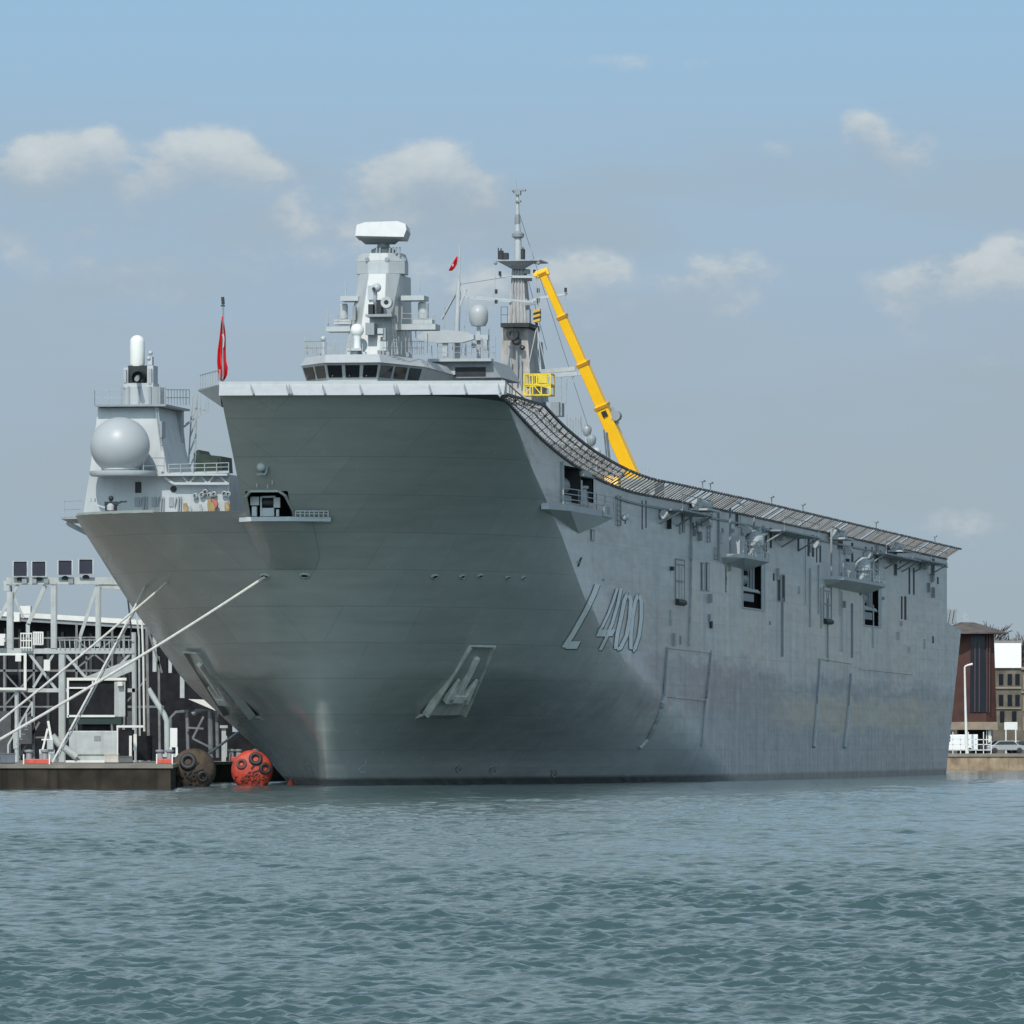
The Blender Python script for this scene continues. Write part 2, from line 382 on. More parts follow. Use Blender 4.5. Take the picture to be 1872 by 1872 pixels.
# ------------------------------------------------------------------ the warship
ship = empty('warship', ROOT, -TH)
tag(ship, 'big grey amphibious warship with a ski jump bow, moored along the quay', 'warship')
def interp(x, pts):
    if x <= pts[0][0]: return pts[0][1]
    for (a, va), (b, vb) in zip(pts, pts[1:]):
        if x <= b: return va + (vb-va)*(x-a)/(b-a)
    return pts[-1][1]
def zdeck(s): return 20.4 + (4.55*((40-s)/60)**1.75 if s < 40 else 0)
def side_p(s): return interp(s, [(-20,14.7),(0,14.45),(13,14.5),(27,14.8),(48,15.3),(86,15.8),(242,16.0)])
def s0(z): return interp(z, [(-1.5,.2),(0,0),(2,-.35),(4,-1.1),(6,-2.2),(8.5,-3.6),(10.4,-5.0),(13,-7.1),(15.5,-9.6),(18,-12.3),(21,-15.5),(25,-20)])
def s1p(z): return interp(z, [(-1.5,95),(0,88),(3,70),(6.7,50),(9.3,39),(13.2,25.4),(17,15),(18.4,9.5),(25,-17.6)])
def s1s(z): return interp(z, [(-1.5,95),(0,88),(3,70),(6.7,50),(9.3,38),(13.2,22),(17,5),(18.4,0),(25,-2)])
def expo(z): return interp(z, [(0,1.5),(3,1.6),(7.5,2.0),(13,2.0),(26,2.0)]), interp(z, [(0,1.04),(2,1.10),(4,1.3),(7.5,1.75),(13,2.0),(18,2.1),(26,2.4)]), interp(z, [(0,1.0),(5,1.0),(13,1.06),(20,1.06),(26,1.02)])
def half(z, u): 
    p, q, k = expo(z)
    return min(1.0, k*(1-(1-u)**p)**(1/q))
ZF = 17.8              # starboard foredeck
SEND = 242.0
def sstern(z): return interp(z, [(-1.5,240.5),(0,241),(13.6,255),(13.9,255),(14.0,SEND),(30,SEND)])
def build_hull():
    bm = bmesh.new()
    nlow, nup = 34, 16
    def port_col(w, z):      # straight part behind the flare
        a = s1p(z); s = a + (sstern(z)-a)*w; return s
    cols = []
    us = [(i/44)**2.0 for i in range(45)]
    def pt_port_nose(u, z):
        a, b = s0(z), s1p(z); s = a+(b-a)*u; return Vector((side_p(b)*half(z, u), s, z))
    def pt_stbd_nose(u, z):
        a, b = s0(z), s1s(z); s = a+(b-a)*u; return Vector((-16.4*half(z, u), s, z))
    TR = -3.3
    def u_ramp(z):
        lo, hi = 0.0, 1.0
        for _ in range(40):
            md = (lo+hi)/2
            if 16.4*half(z, md) < -TR: lo = md
            else: hi = md
        return lo
    zs = [-1.5 + (ZF+1.5)*i/nlow for i in range(nlow+1)]
    ws = [(i/40)**1.4 for i in range(1, 41)]
    ns = 12
    def column_z(fn_s, r):   # height of upper rows: r in 0..1 between ZF and the deck edge
        z = 24.0
        for _ in range(25): z = zdeck(fn_s(z))
        return ZF + (z-ZF)*r
    # port straight (stern first), port nose, starboard up to the ramp wall
    rows = []
    for k in range(nlow+1+nup):
        row = []
        low = k <= nlow; r = 0 if low else (k-nlow)/nup
        for w in reversed(ws):
            z = zs[k] if low else column_z(lambda zz: port_col(w, zz), r)
            s = port_col(w, z); row.append(Vector((side_p(s), s, z)))
        for u in reversed(us):
            z = zs[k] if low else column_z(lambda zz: s0(zz)+(s1p(zz)-s0(zz))*u, r)
            row.append(pt_port_nose(u, z))
        for i in range(1, ns+1):
            z = zs[k] if low else ZF + (25.0-ZF)*r
            row.append(pt_stbd_nose(u_ramp(z)*(i/ns)**1.5, z))
        rows.append(row)
    V = [[bm.verts.new(p) for p in row] for row in rows]
    for a, b in zip(V, V[1:]):
        for i in range(len(a)-1): bm.faces.new((a[i], a[i+1], b[i+1], b[i]))
    # rest of the starboard side up to the foredeck
    SV = []
    for k in range(nlow+1):
        z = zs[k]; ur = u_ramp(z); row = [V[k][-1]]
        for i in range(1, 29): row.append(bm.verts.new(pt_stbd_nose(ur+(1-ur)*(i/28), z)))
        for w in ws:
            a = s1s(z); s = a+(sstern(z)-a)*w; row.append(bm.verts.new((-16.4, s, z)))
        SV.append(row)
    for a, b in zip(SV, SV[1:]):
        for i in range(len(a)-1): bm.faces.new((a[i], a[i+1], b[i+1], b[i]))
    # transom
    for k in range(nlow): bm.faces.new((V[k][0], V[k+1][0], SV[k+1][-1], SV[k][-1]))
    # ramp starboard wall, from the nose aft to s = 44
    top = [row[-1] for row in V[nlow:]]
    e = [bm.verts.new((TR, 44.0, v.co.z if i else ZF)) for i, v in enumerate(top)]
    for i, v in enumerate(e): v.co.z = ZF + (20.4-ZF)*i/nup
    mid = []
    prev = top
    for q in range(1, 9):
        s = top[-1].co.y + (44-top[-1].co.y)*q/8
        cur = e if q == 8 else [bm.verts.new((TR, top[i].co.y+(44-top[i].co.y)*q/8, ZF+(zdeck(s)-ZF)*i/nup)) for i in range(nup+1)]
        for i in range(nup): bm.faces.new((prev[i], prev[i+1], cur[i+1], cur[i]))
        mid.append(cur[-1]); prev = cur
    bmesh.ops.recalc_face_normals(bm, faces=bm.faces)
    return bm
hull_bm = build_hull()
hull_bm.faces.ensure_lookup_table()
BVH = BVHTree.FromBMesh(hull_bm)
def hit(px, py, lift=0.0):
    d = INV @ ray(px, py); loc, nor, idx, dist = BVH.ray_cast(CL, d)
    if loc is None and px > 1000:               # above the deck edge: the plane of the port side
        loc = CL + d*((15.3 - CL.x)/d.x)
        for _ in range(4): loc = CL + d*((side_p(loc.y) - CL.x)/d.x)
        nor = Vector((1, 0, 0))
    if loc is None: return None
    if nor.dot(d) > 0: nor = -nor
    return loc + nor*lift
def hitn(px, py):
    d = INV @ ray(px, py); loc, nor, idx, dist = BVH.ray_cast(CL, d)
    if loc is None: return None, None
    return loc, (nor if nor.dot(d) < 0 else -nor)
def near_hull(p):
    loc, nor, i, d = BVH.find_nearest(p); return loc, nor
def cut_rect(pts, axes, rng_f):
    """cut a rectangular opening: axes = the two in-plane axes; rng_f says which faces may be touched"""
    a, b = axes
    lo = [min(p[a] for p in pts), min(p[b] for p in pts)]; hi = [max(p[a] for p in pts), max(p[b] for p in pts)]
    for ax, v in ((a, lo[0]), (a, hi[0]), (b, lo[1]), (b, hi[1])):
        fs = [f for f in hull_bm.faces if rng_f(f.calc_center_median()) and any(lo[0]-8 < vv.co[a] < hi[0]+8 and lo[1]-4 < vv.co[b] < hi[1]+4 for vv in f.verts)]
        geo = list({x for f in fs for x in (list(f.verts)+list(f.edges)+[f])})
        no = Vector((0,0,0)); no[ax] = 1; co = Vector((0,0,0)); co[ax] = v
        bmesh.ops.bisect_plane(hull_bm, geom=geo, plane_co=co, plane_no=no, dist=1e-4)
    dl = [f for f in hull_bm.faces if rng_f(f.calc_center_median()) and lo[0] < f.calc_center_median()[a] < hi[0] and lo[1] < f.calc_center_median()[b] < hi[1]]
    bmesh.ops.delete(hull_bm, geom=dl, context='FACES')
    return lo, hi
def recess(lo, hi, axes, front, depth, name='mooring_recess', ma=None):
    """open-fronted box behind an opening; front = (axis, value at the shell), depth signed"""
    a, b = axes; ax, v = front
    def P(i, j, w):
        p = [0,0,0]; p[a] = (lo[0], hi[0])[i]; p[b] = (lo[1], hi[1])[j]; p[ax] = w; return tuple(p)
    mb = MB(); f = [P(0,0,v), P(1,0,v), P(1,1,v), P(0,1,v)]; k = [P(0,0,v+depth), P(1,0,v+depth), P(1,1,v+depth), P(0,1,v+depth)]
    mb.add(f+k, [(4,5,6,7),(0,1,5,4),(1,2,6,5),(2,3,7,6),(3,0,4,7)])
    return mb.build(name, ma or GREYD, ship)
port_wall = lambda c: c.x > 11 and c.y > 0
def wall_rect(x0, y0, x1, y1):
    return hit(x0, y0), hit(x0, y1), hit(x1, y0), hit(x1, y1)

# ---- openings in the shell
def front_face(c): return c.y < -2 and -12 < c.x < 4
pts = [hit(457, 898), hit(526, 898), hit(457, 944), hit(526, 944)]
fz = sum(p.y for p in pts)/4
lo, hi = cut_rect(pts, (0, 2), front_face)
# back wall is nearly transverse: close the opening with a box that starts just outside the plating
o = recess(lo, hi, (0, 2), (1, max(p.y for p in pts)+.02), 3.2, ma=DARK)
mb = MB()
for side in range(4): pass
FR = (lo, hi, fz)
ports = []
for r in [(1028, 853, 1061, 919), (1061.5, 873, 1085, 919), (1357, 1024, 1397, 1112), (1579, 1062, 1610, 1144)]:
    q = [hit(r[0], r[1]), hit(r[0], r[3]), hit(r[2], r[1]), hit(r[2], r[3])]
    zlo = min(q[1].z, q[3].z); zhi = max(q[0].z, q[2].z); sa = (q[0].y+q[1].y)/2; sb = (q[2].y+q[3].y)/2
    pp = [Vector((0, sa, (q[1].z+q[3].z)/2)), Vector((0, sb, (q[0].z+q[2].z)/2))]
    l, h = cut_rect(pp, (1, 2), port_wall); t = side_p((sa+sb)/2)
    recess(l, h, (1, 2), (0, t-.03), -4.0, 'side_recess', DARK); ports.append((l, h, t))  # recess walls coloured near-black for the shade inside

me = bpy.data.meshes.new('hull'); hull_bm.to_mesh(me)
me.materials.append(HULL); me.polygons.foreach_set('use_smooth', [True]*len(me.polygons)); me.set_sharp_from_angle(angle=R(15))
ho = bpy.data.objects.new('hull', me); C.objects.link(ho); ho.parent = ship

# ---- decks
mb = MB()
n = 60; L_ = []; R_ = []
for i in range(n+1):
    s = -19.6+(44+19.6)*i/n; L_.append((-3.3, s, zdeck(s)-.02)); R_.append((side_p(s) if s > -17 else 14.5, s, zdeck(s)-.02))
vs = [p for ab in zip(L_, R_) for p in ab]
mb.add(vs, [(2*i, 2*i+1, 2*i+3, 2*i+2) for i in range(n)])
n = 20; L_ = [(-16.35, 44+198*i/n, 20.38) for i in range(n+1)]; R_ = [(side_p(44+198*i/n), 44+198*i/n, 20.38) for i in range(n+1)]
mb.add([p for ab in zip(L_, R_) for p in ab], [(2*i, 2*i+1, 2*i+3, 2*i+2) for i in range(n)])
mb.add([(-16.35,SEND,14),(16,SEND,14),(16,SEND,20.38),(-16.35,SEND,20.38)], [(0,1,2,3)])
mb.build('flight_deck', DECKG, ship)
mb = MB()
pl = [(-3.4, -11.9), (-6, -11.2)] + [(-16.4*half(ZF, u), s0(ZF)+(s1s(ZF)-s0(ZF))*u) for u in (.12,.2,.3,.42,.55,.7,.85,1)] + [(-16.4, 44), (-3.4, 44)]
mb.add([(x, y, ZF-.05) for x, y in pl], [tuple(range(len(pl)))]); mb.build('foredeck', GREYD, ship)
mb = MB(); mb.box((-16.35, 43.7, ZF), (-3.32, 44, 20.36)); mb.box((-16.4, 44.0, ZF), (-16.2, SEND, 20.36)); mb.build('deckhouse_bulkhead', GREY, ship)
# aft ledge over the stern gate
mb = MB(); mb.box((-16.3, SEND+.01, 13.7), (15.95, 255, 13.95)); mb.build('stern_platform', GREYD, ship)
# white lip of the ski jump
mb = MB()
A0 = S(400, 723, -20.6); A1 = S(921, 721, -20.2); B0 = S(401, 700, -19.3); B1 = S(924, 698, -19.0)
mb.hexa([A0, A1, A1+Vector((0,1.2,.05)), A0+Vector((0,1.2,.05))], [B0, B1, B1+Vector((0,.6,.0)), B0+Vector((0,.6,.0))])
lip = mb.build('ramp_lip', WHITE, ship)
mb = MB(); mb.bar(B0+Vector((0,-.06,-.05)), B1+Vector((0,-.06,-.05)), .22, .26); mb.build('lip_rail', WHITE, lip)
for px in (461, 526, 531, 592, 660, 722, 727, 786, 850, 912):
    a = S(px-4, 700, -16.25); b = S(px+3, 722, -17.3)
    f0 = (px-400)/521.0
    a = B0.lerp(B1, f0)+Vector((-.15,-.06,-.12)); b = A0.lerp(A1, f0)+Vector((.12,-.06,.06))
    mb = MB(); mb.bar(a, b, .12, .10, up=(0,1,0)); mb.build('lip_bracket', GREYD, lip)
mb = MB()
a = S(362, 712, -17.5); b = S(400, 703, -19.4); c = S(405, 744, -18.6)
mb.hexa([a, b, c, a+Vector((0,0,-.1))], [a+Vector((0,2.5,0)), b+Vector((0,2.5,0)), c+Vector((0,2.5,0)), a+Vector((0,2.5,-.1))])
mb.build('lip_wing', GREYD, ship)
mb = MB()
for k in range(9): 
    p = S(402, 705, -18).lerp(S(366, 714, -9), k/8); mb.bar(p, p+Vector((0,0,1.0)), .05)
mb.bar(S(402,705,-18)+Vector((0,0,1)), S(366,714,-9)+Vector((0,0,1)), .05); mb.build('railing', STEEL, ship)

# ---- safety nets along the port edge
def net_seg(sa, sb, wd, rise, drop=0.0):
    mb = MB(); mb.m = 0
    n = max(2, int((sb-sa)/1.35))
    for i in range(n):                                     # slats raked aft, open between
        s = sa+.1+(sb-sa-1.1)*i/n; t = side_p(s); z = zdeck(s)-drop; mb.m = 0 if i % 5 else 2; g = random.uniform(-.12,.12)
        mb.bar((t+.02, s, z-.05), (t+wd, s+.9+g, zdeck(s+.9)-drop+rise-.05), random.uniform(.62,.95), .05, up=(-.6,0,1))
    mb.m = 1
    for f, w in ((0.0, .16), (1.0, .15)):
        pts = []
        for i in range(7):
            s = sa+(sb-sa)*i/6; t = side_p(s) if s > -17 else 14.6; pts.append(Vector((t+.02+wd*f, s, zdeck(s)-drop+rise*f)))
        for p, q in zip(pts, pts[1:]): mb.bar(p, q, w, w)
    return mb.build('safety_net', [NET, NETD, mat('net_mesh', (.12,.115,.11), .85, var=.4)], ship)
e = [27.5, 45, 62, 66, 84, 103, 107, 126, 146, 150, 170, 190, 196, 214, 232, 242]
for a, b in zip(e, e[1:]): net_seg(a, b-.25, 1.35, .95)
# ramp gallery: wider, with a walkway and rails
mb = MB()
n = 60
for i in range(n+1):
    s = -18.5+(27-(-18.5))*i/n; z = zdeck(s); t = side_p(s) if s > -17 else 14.6
    f = min(1, (s+18.5)/9); wd = .2+1.15*f; rs = .2+.75*f
    mb.m = 0; 
    mb.m = 0 if i % 4 else 2; mb.bar((t+.02, s, z), (t+wd, s+.25, z+rs), .30, .07); mb.m = 0
    if i % 3 == 0: mb.bar((t+wd*.2, s, z+rs*.2), (t+wd*.2, s, z+rs*.2+1.0), .06); mb.bar((t+wd, s, z+rs), (t+wd*.4, s+1.5, z+rs*.4), .10)
    if i:
        ps_, pz_, pt_, pw_, pr_ = last; mb.m = 2
        q = [Vector((pt_+.02, ps_, pz_)), Vector((t+.02, s, z)), Vector((t+wd, s, z+rs)), Vector((pt_+pw_, ps_, pz_+pr_))]
        for f_ in (.25,.5,.75): mb.bar(q[0].lerp(q[3], f_), q[1].lerp(q[2], f_), .05)
    if i:
        ps, pz, pt, pw, pr = last
        for k, w in ((0, .18), (.5, .05), (1, .15)):
            mb.m = 1 if k in (0, 1) else 2; mb.bar((pt+.02+pw*k, ps, pz+pr*k), (t+.02+wd*k, s, z+rs*k), w, w)
        mb.m = 0; mb.bar((pt+pw*.2, ps, pz+pr*.2+1.05), (t+wd*.2, s, z+rs*.2+1.05), .06)
    last = (s, z, t, wd, rs)
mb.build('ramp_gallery', [NET, NETD, MATS['net_mesh']], ship)
# rub rail below the deck edge
mb = MB(); last = None
for i in range(40):
    s = 30+(242-30)*i/39; p = Vector((side_p(s)+.06, s, zdeck(s)-.75)); 
    if last: mb.bar(last, p, .14, .14)
    last = p
mb.build('rubbing_strake', GREYD, ship)

# ---- net brackets (drop-down platforms hung below the nets)
for (x0, x1, y) in ((1395, 1462, 966), (1205, 1268, 928), (1585, 1650, 1008), (1640, 1700, 1016)):
    a = hit(x0, y+4); b = hit(x1, y+4)
    if a is None or b is None: continue
    mb = MB(); t = a.x
    mb.box((t-.02, a.y, a.z-.05), (t+1.7, b.y, a.z+.07))
    for s in (a.y+.3, (a.y+b.y)/2, b.y-.3):
        mb.bar((t+1.6, s, a.z-.05), (t, s, a.z-1.0), .12); mb.bar((t+1.65, s, a.z), (t+1.65, s, a.z+1.1), .05)
    mb.bar((t+1.65, a.y, a.z+1.1), (t+1.65, b.y, a.z+1.1), .05); mb.bar((t+1.65, a.y, a.z+.6), (t+1.65, b.y, a.z+.6), .04)
    mb.build('gangway_platform', GREYD, ship)

# ---- vents, doors and slots on the port side
def proud(x0, y0, x1, y1, th=.05, name='vent', ma=DARK, frame=True):
    q = [hit(x0, y0), hit(x0, y1), hit(x1, y0), hit(x1, y1)]
    if any(p is None for p in q): return None
    sa = (q[0].y+q[1].y)/2; sb = (q[2].y+q[3].y)/2; za = (q[1].z+q[3].z)/2; zb = (q[0].z+q[2].z)/2; t = min(p.x for p in q)
    m_ = MB(); m_.box((t-.3, sa, za), (t+.012, sb, zb)); 
    o = m_.build(name, ma, ship)
    if frame:
        m_ = MB(); w = .09
        m_.box((t-.05, sa-w, za-w), (t+th, sa, zb+w)); m_.box((t-.05, sb, za-w), (t+th, sb+w, zb+w))
        m_.box((t-.05, sa, zb), (t+th, sb, zb+w)); m_.box((t-.05, sa, za-w), (t+th, sb, za)); m_.build('frame', GREYD, o)
    return o
for v in [(1281,1030,1287,1078),(1290,1030,1296,1079),(1326,1035,1329,1083),(1421,1052,1426,1098),(1429,1052,1434,1099),(1246,932,1251,972),(1266,955,1269,974),(1272,955,1277,975),
          (1180,915,1184,965),(1173,915,1176,968),(1142,940,1145,958),(1476,978,1480,1017),(1484,978,1488,1018),(1492,980,1494,1028),(1498,985,1501,1028),(1407,965,1411,1002),
          (1399,965,1402,1008),(1661,1038,1664,1086),(1669,1038,1672,1087),(1647,1090,1650,1132),(1653,1090,1657,1133),(1634,1008,1639,1051),(1702,1022,1708,1060),(1713,1055,1716,1068),
          (1458,985,1461,1008),(1571,1072,1575,1088),(1080,970,1086,987),(1300,940,1303,952),(1556,992,1560,1040),(1581,1000,1584,1040),(1366,1046,1368,1052),(1413,1048,1416,1062)]:
    proud(*v, frame=(v[2]-v[0] > 4))
for v in [(1234,1024,1251,1094),(1505,1074,1519,1130)]:      # framed side doors
    o = proud(*v, th=.10, name='side_door', ma=HULL)
    q = hit(v[0], v[3]); q2 = hit(v[2], v[3]); z = hit(v[0], v[1]).z
    mb = MB(); zz = q.z
    for f in (.12, .55): mb.box((q.x-.05, q.y, zz+(z-zz)*(1-f)), (q.x+.09, q2.y, zz+(z-zz)*(1-f)+.10))
    for f in (.4, .65): mb.box((q.x-.05, q.y+(q2.y-q.y)*f, zz), (q.x+.06, q.y+(q2.y-q.y)*f+.12, zz+(z-zz)*.85))
    mb.build('door_rib', GREYD, o)
    mb = MB(); mb.tube([(q.x+.1, q.y+.2, zz-.25), (q.x+.1, q2.y-.2, zz-.25)], .22); mb.build('roller_fender', BLACK, o)
# full height pipe and downpipes
for pts_ in ([(1262,930),(1262,1010),(1261,1080),(1258,1180)], [(1312,935),(1312,1025)], [(1394,962),(1395,1006)], [(1218,1185),(1215,1230),(1212,1275)], [(1298,1190),(1294,1240),(1290,1275)], [(1497,1205),(1495,1240),(1492,1288)], [(1554,1232),(1552,1260),(1550,1292)]):
    mb = MB(); mb.tube([hit(x, y, .06) for x, y in pts_], .10, 6); mb.build('pipe', GREYD if len(pts_) != 4 else STEEL, ship)
for pts_ in ([(1212,1275),(1207,1295),(1197,1322),(1183,1350),(1168,1366)], [(1290,1278),(1287,1310),(1283,1366)], [(1492,1288),(1489,1330),(1486,1366)], [(1550,1292),(1546,1330),(1542,1367)]):
    mb = MB(); mb.tube([hit(pts_[k].__getitem__(0)+(pts_[k+1][0]-pts_[k][0])*f_/4, pts_[k][1]+(pts_[k+1][1]-pts_[k][1])*f_/4, .10) for k in range(len(pts_)-1) for f_ in range(5) if f_ < 4 or k == len(pts_)-2], .15, 6); mb.build('fender_bar', WHITE, ship)
for a, b in (((1219,1183),(1298,1192)), ((1216,1272),(1290,1280)), ((1498,1203),(1556,1212)), ((1570,1222),(1668,1232))):
    mb = MB(); p = [hit(a[0]+(b[0]-a[0])*i/6, a[1]+(b[1]-a[1])*i/6, .03) for i in range(7)]
    for u, v in zip(p, p[1:]): mb.bar(u, v, .12, .16)
    mb.build('hull_ledge', HULL, ship)

# ---- hull number
LETTER = mat('number_grey', (.78,.80,.77), .5, var=.08)
LSHADE = mat('number_shade', (.035,.04,.045), .6, var=.1)
def ribbon(path, w, name, close=False, parent=ship):
    """painted stroke laid on the plating (pixel path, pixel width) with its black drop shade"""
    pts2 = [Vector(p) for p in path]; dense = []
    if close: pts2.append(pts2[0])
    for a, b in zip(pts2, pts2[1:]):
        k = max(1, int((b-a).length/4)); dense += [a.lerp(b, i/k) for i in range(k)]
    dense.append(pts2[-1])
    return dense, w, name
def lay(mb, dense, w, dx, dy, lift, close=False):
    prev = None; vs = []; ws = w if isinstance(w, (list, tuple)) else None
    for i, p in enumerate(dense):
        a = dense[max(0, i-1)] if not close else dense[(i-1) % (len(dense)-1)]; b = dense[min(len(dense)-1, i+1)] if not close else dense[(i+1) % (len(dense)-1)]
        d = (b-a); d = Vector((d.x, d.y)).normalized(); n_ = Vector((-d.y, d.x))
        n_ = Vector((1, .12)).normalized()*1.0 if abs(d.y) > .5 else Vector((-.5, 1)).normalized()*1.12
        ww = w
        for sgn in (-1, 1):
            q = p + n_*(ww/2*sgn); h = hit(q.x+dx, q.y+dy, lift)
            vs.append(h)
    if any(v is None for v in vs): return
    mb.add(vs, [(2*i, 2*i+1, 2*i+3, 2*i+2) for i in range(len(dense)-1)])
def glyph(name, strokes):
    mb = MB(); sh = MB()
    for path, w, close in strokes:
        d, w, _ = ribbon(path, w, name, close); lay(mb, d, w, 0, 0, .055, close); lay(sh, d, w, 1.4, 2.0, .03, close)
    o = mb.build(name, LETTER, ship); sh.build('shade', LSHADE, o); return o
glyph('hull_letter', [([(1091,1068),(1085,1085),(1077,1102),(1067,1122),(1055,1143),(1044,1162),(1030,1183)], 9.5, False), ([(1036,1178.5),(1057,1178.5)], 14, False)])
glyph('hull_digit', [([(1127,1076),(1120,1098),(1111,1122),(1100,1145),(1094,1154)], 5, False), ([(1091,1157),(1121,1157)], 12, False), ([(1134,1076),(1128,1105),(1118,1140),(1106,1168),(1096,1188)], 6, False)])
glyph('hull_digit', [([(1147,1083),(1152,1098),(1150,1130),(1144,1162),(1132,1187),(1124,1186),(1127,1160),(1134,1130),(1140,1098)], 7, True)])
glyph('hull_digit', [([(1166,1084),(1171,1100),(1171,1130),(1167,1162),(1158,1190),(1152,1187),(1152,1162),(1155,1130),(1160,1100)], 6.5, True)])
# draught and bulb marks at the waterline
MARK = mat('mark_paint', (.42,.45,.45), .5, var=.1)
for path in ([(668,1391),(667,1398),(658,1402),(654,1409),(660,1412),(668,1411)], [(560,1398),(566,1403),(570,1412)]):
    mb = MB(); d, w, _ = ribbon(path, 2.4, 'm'); lay(mb, d, 2.4, 0, 0, .02); mb.build('bulb_mark', MARK, ship)
for cx, cy in ((838,1405),(900,1408),(1012,1413)):
    mb = MB(); cp = [(cx+5*math.cos(k*math.pi/6), cy+7*math.sin(k*math.pi/6)) for k in range(12)]
    pts3 = [hit(x, y, .02) for x, y in cp]
    for a, b in zip(pts3, pts3[1:]+pts3[:1]): mb.bar(a, b, .05, .02)
    for a, b in (((cx-4,cy-5),(cx+4,cy+5)), ((cx+4,cy-5),(cx-4,cy+5))): mb.bar(hit(*a, .02), hit(*b, .02), .04, .02)
    mb.build('thruster_mark', mat('faint_mark', (.30,.32,.32), .5), ship)
for k in range(7):
    for x in (1388,):
        pass
# ---- fairleads (oval holes with rolled rims)
for px, py, a in ((484,1053,10),(557,1052,10),(795,1054,9),(845,1054,8),(878,1053,8),(928,1056,7),(957,1056,7),(1057,1028,4),(1103,1060,3)):
    p, nn = hitn(px, py); u = Vector((0,0,1)).cross(nn).normalized(); v = nn.cross(u); sx = a/27.5; sy = sx*.62
    mb = MB(); ring = [p+nn*.05+u*(math.cos(k*math.pi/10)*sx)+v*(math.sin(k*math.pi/10)*sy) for k in range(20)]
    inner = [p+nn*.10+u*(math.cos(k*math.pi/10)*sx*.72)+v*(math.sin(k*math.pi/10)*sy*.72) for k in range(20)]
    base = [p-nn*.15+u*(math.cos(k*math.pi/10)*sx*1.15)+v*(math.sin(k*math.pi/10)*sy*1.15) for k in range(20)]
    deep = [p+nn*.03+u*(math.cos(k*math.pi/10)*sx*.66)+v*(math.sin(k*math.pi/10)*sy*.66) for k in range(20)]
    mb.smooth = True
    fs = [(i, (i+1) % 20, 20+(i+1) % 20, 20+i) for i in range(20)]+[(20+i, 20+(i+1) % 20, 40+(i+1) % 20, 40+i) for i in range(20)]+[(40+i, 40+(i+1) % 20, 60+(i+1) % 20, 60+i) for i in range(20)]
    mb.add(base+ring+inner+deep, fs); mb.m = 1; mb.add(deep, [tuple(range(20))]); mb.build('fairlead', [HULL, DARK], ship)
mb = MB()
for q in ((715,1022),(1060,1020)):
    pass
# slanting slot on the bow
p = [hit(x, y, .03) for x, y in ((1061,1019),(1064,1019),(1058,1036),(1055,1036))]
mb = MB(); mb.add(p, [(0,1,2,3)]); mb.build('vent', DARK, ship)

# ---- anchors in their pockets
def anchor(tl, tr, bl, br, side):
    q = [hit(*tl), hit(*tr)]; n1_ = hitn(*tl)[1]
    low = [hit(*bl), hit(*br)]
    out = Vector((n1_.x, n1_.y, 0)).normalized()
    a, b = q[0]-out*.25, q[1]-out*.25; c, d = low[1]+out*.55, low[0]+out*.55
    mb = MB(); mb.m = 0
    mb.add([a, b, c, d], [(0,1,2,3)])
    # raised cheeks along both edges and the sill underneath
    th = out*.35
    for u, v in ((a, d), (b, c)): mb.bar(u+th*.7, v+th*.25, .16, .55, up=out)
    mb.bar(a+th, b+th, .14, .5, up=out)
    mb.hexa([d, c, low[1]-out*.3+Vector((0,0,-.25)), low[0]-out*.3+Vector((0,0,-.25))], [d+Vector((0,0,.12))+out*.1, c+Vector((0,0,.12))+out*.1, low[1]+Vector((0,0,.1)), low[0]+Vector((0,0,.1))])
    o = mb.build('anchor_pocket', HULL if side < 0 else mat('pocket_lit_paint', (.44,.45,.41), .5, var=.2, streak=.4, stain=(.36,.29,.15,1)), ship)  # port pocket coloured paler and yellower, in place of sunlight on the plate
    down = ((c+d)/2-(a+b)/2); acr = (b-a).normalized(); top = (a+b)/2+down*.12; L0 = down.length
    dn = down.normalized(); nrm = acr.cross(dn).normalized(); nrm = nrm if nrm.dot(out) > 0 else -nrm
    f = nrm*.35
    m2 = MB(); m2.bar(top+f, top+dn*L0*.55+f, .42, .36, up=nrm)
    cr = top+dn*L0*.58+f
    m2.bar(cr-acr*1.05, cr+acr*1.05, .55, .5, up=nrm)
    for sg in (-1, 1):
        e0 = cr+acr*(.95*sg); e1 = e0-dn*1.7+acr*(.12*sg)+nrm*.15
        q0 = [e0-acr*.32-nrm*.2, e0+acr*.32-nrm*.2, e0+acr*.32+nrm*.25, e0-acr*.32+nrm*.25]
        q1 = [e1-acr*.07-nrm*.08, e1+acr*.07-nrm*.08, e1+acr*.07+nrm*.08, e1-acr*.07+nrm*.08]
        m2.hexa(q0, q1); m2.hexa([x+dn*.35 for x in q0], q0)
    m2.build('anchor', mat('anchor_paint', (.58,.59,.54), .5, var=.15, streak=.3, stain=(.3,.22,.12,1)), o)
    m2 = MB(); m2.lathe(top+f*.3, [(.5,-.05),(.5,.1),(.32,.12),(.3,-.04)], 14, axis=nrm); m2.m = 0; m2.build('hawse_pipe', DARK, o)
anchor((858,1181),(899,1182),(764,1308),(832,1307),1)
anchor((343,1192),(368,1194),(432,1306),(478,1311),-1)

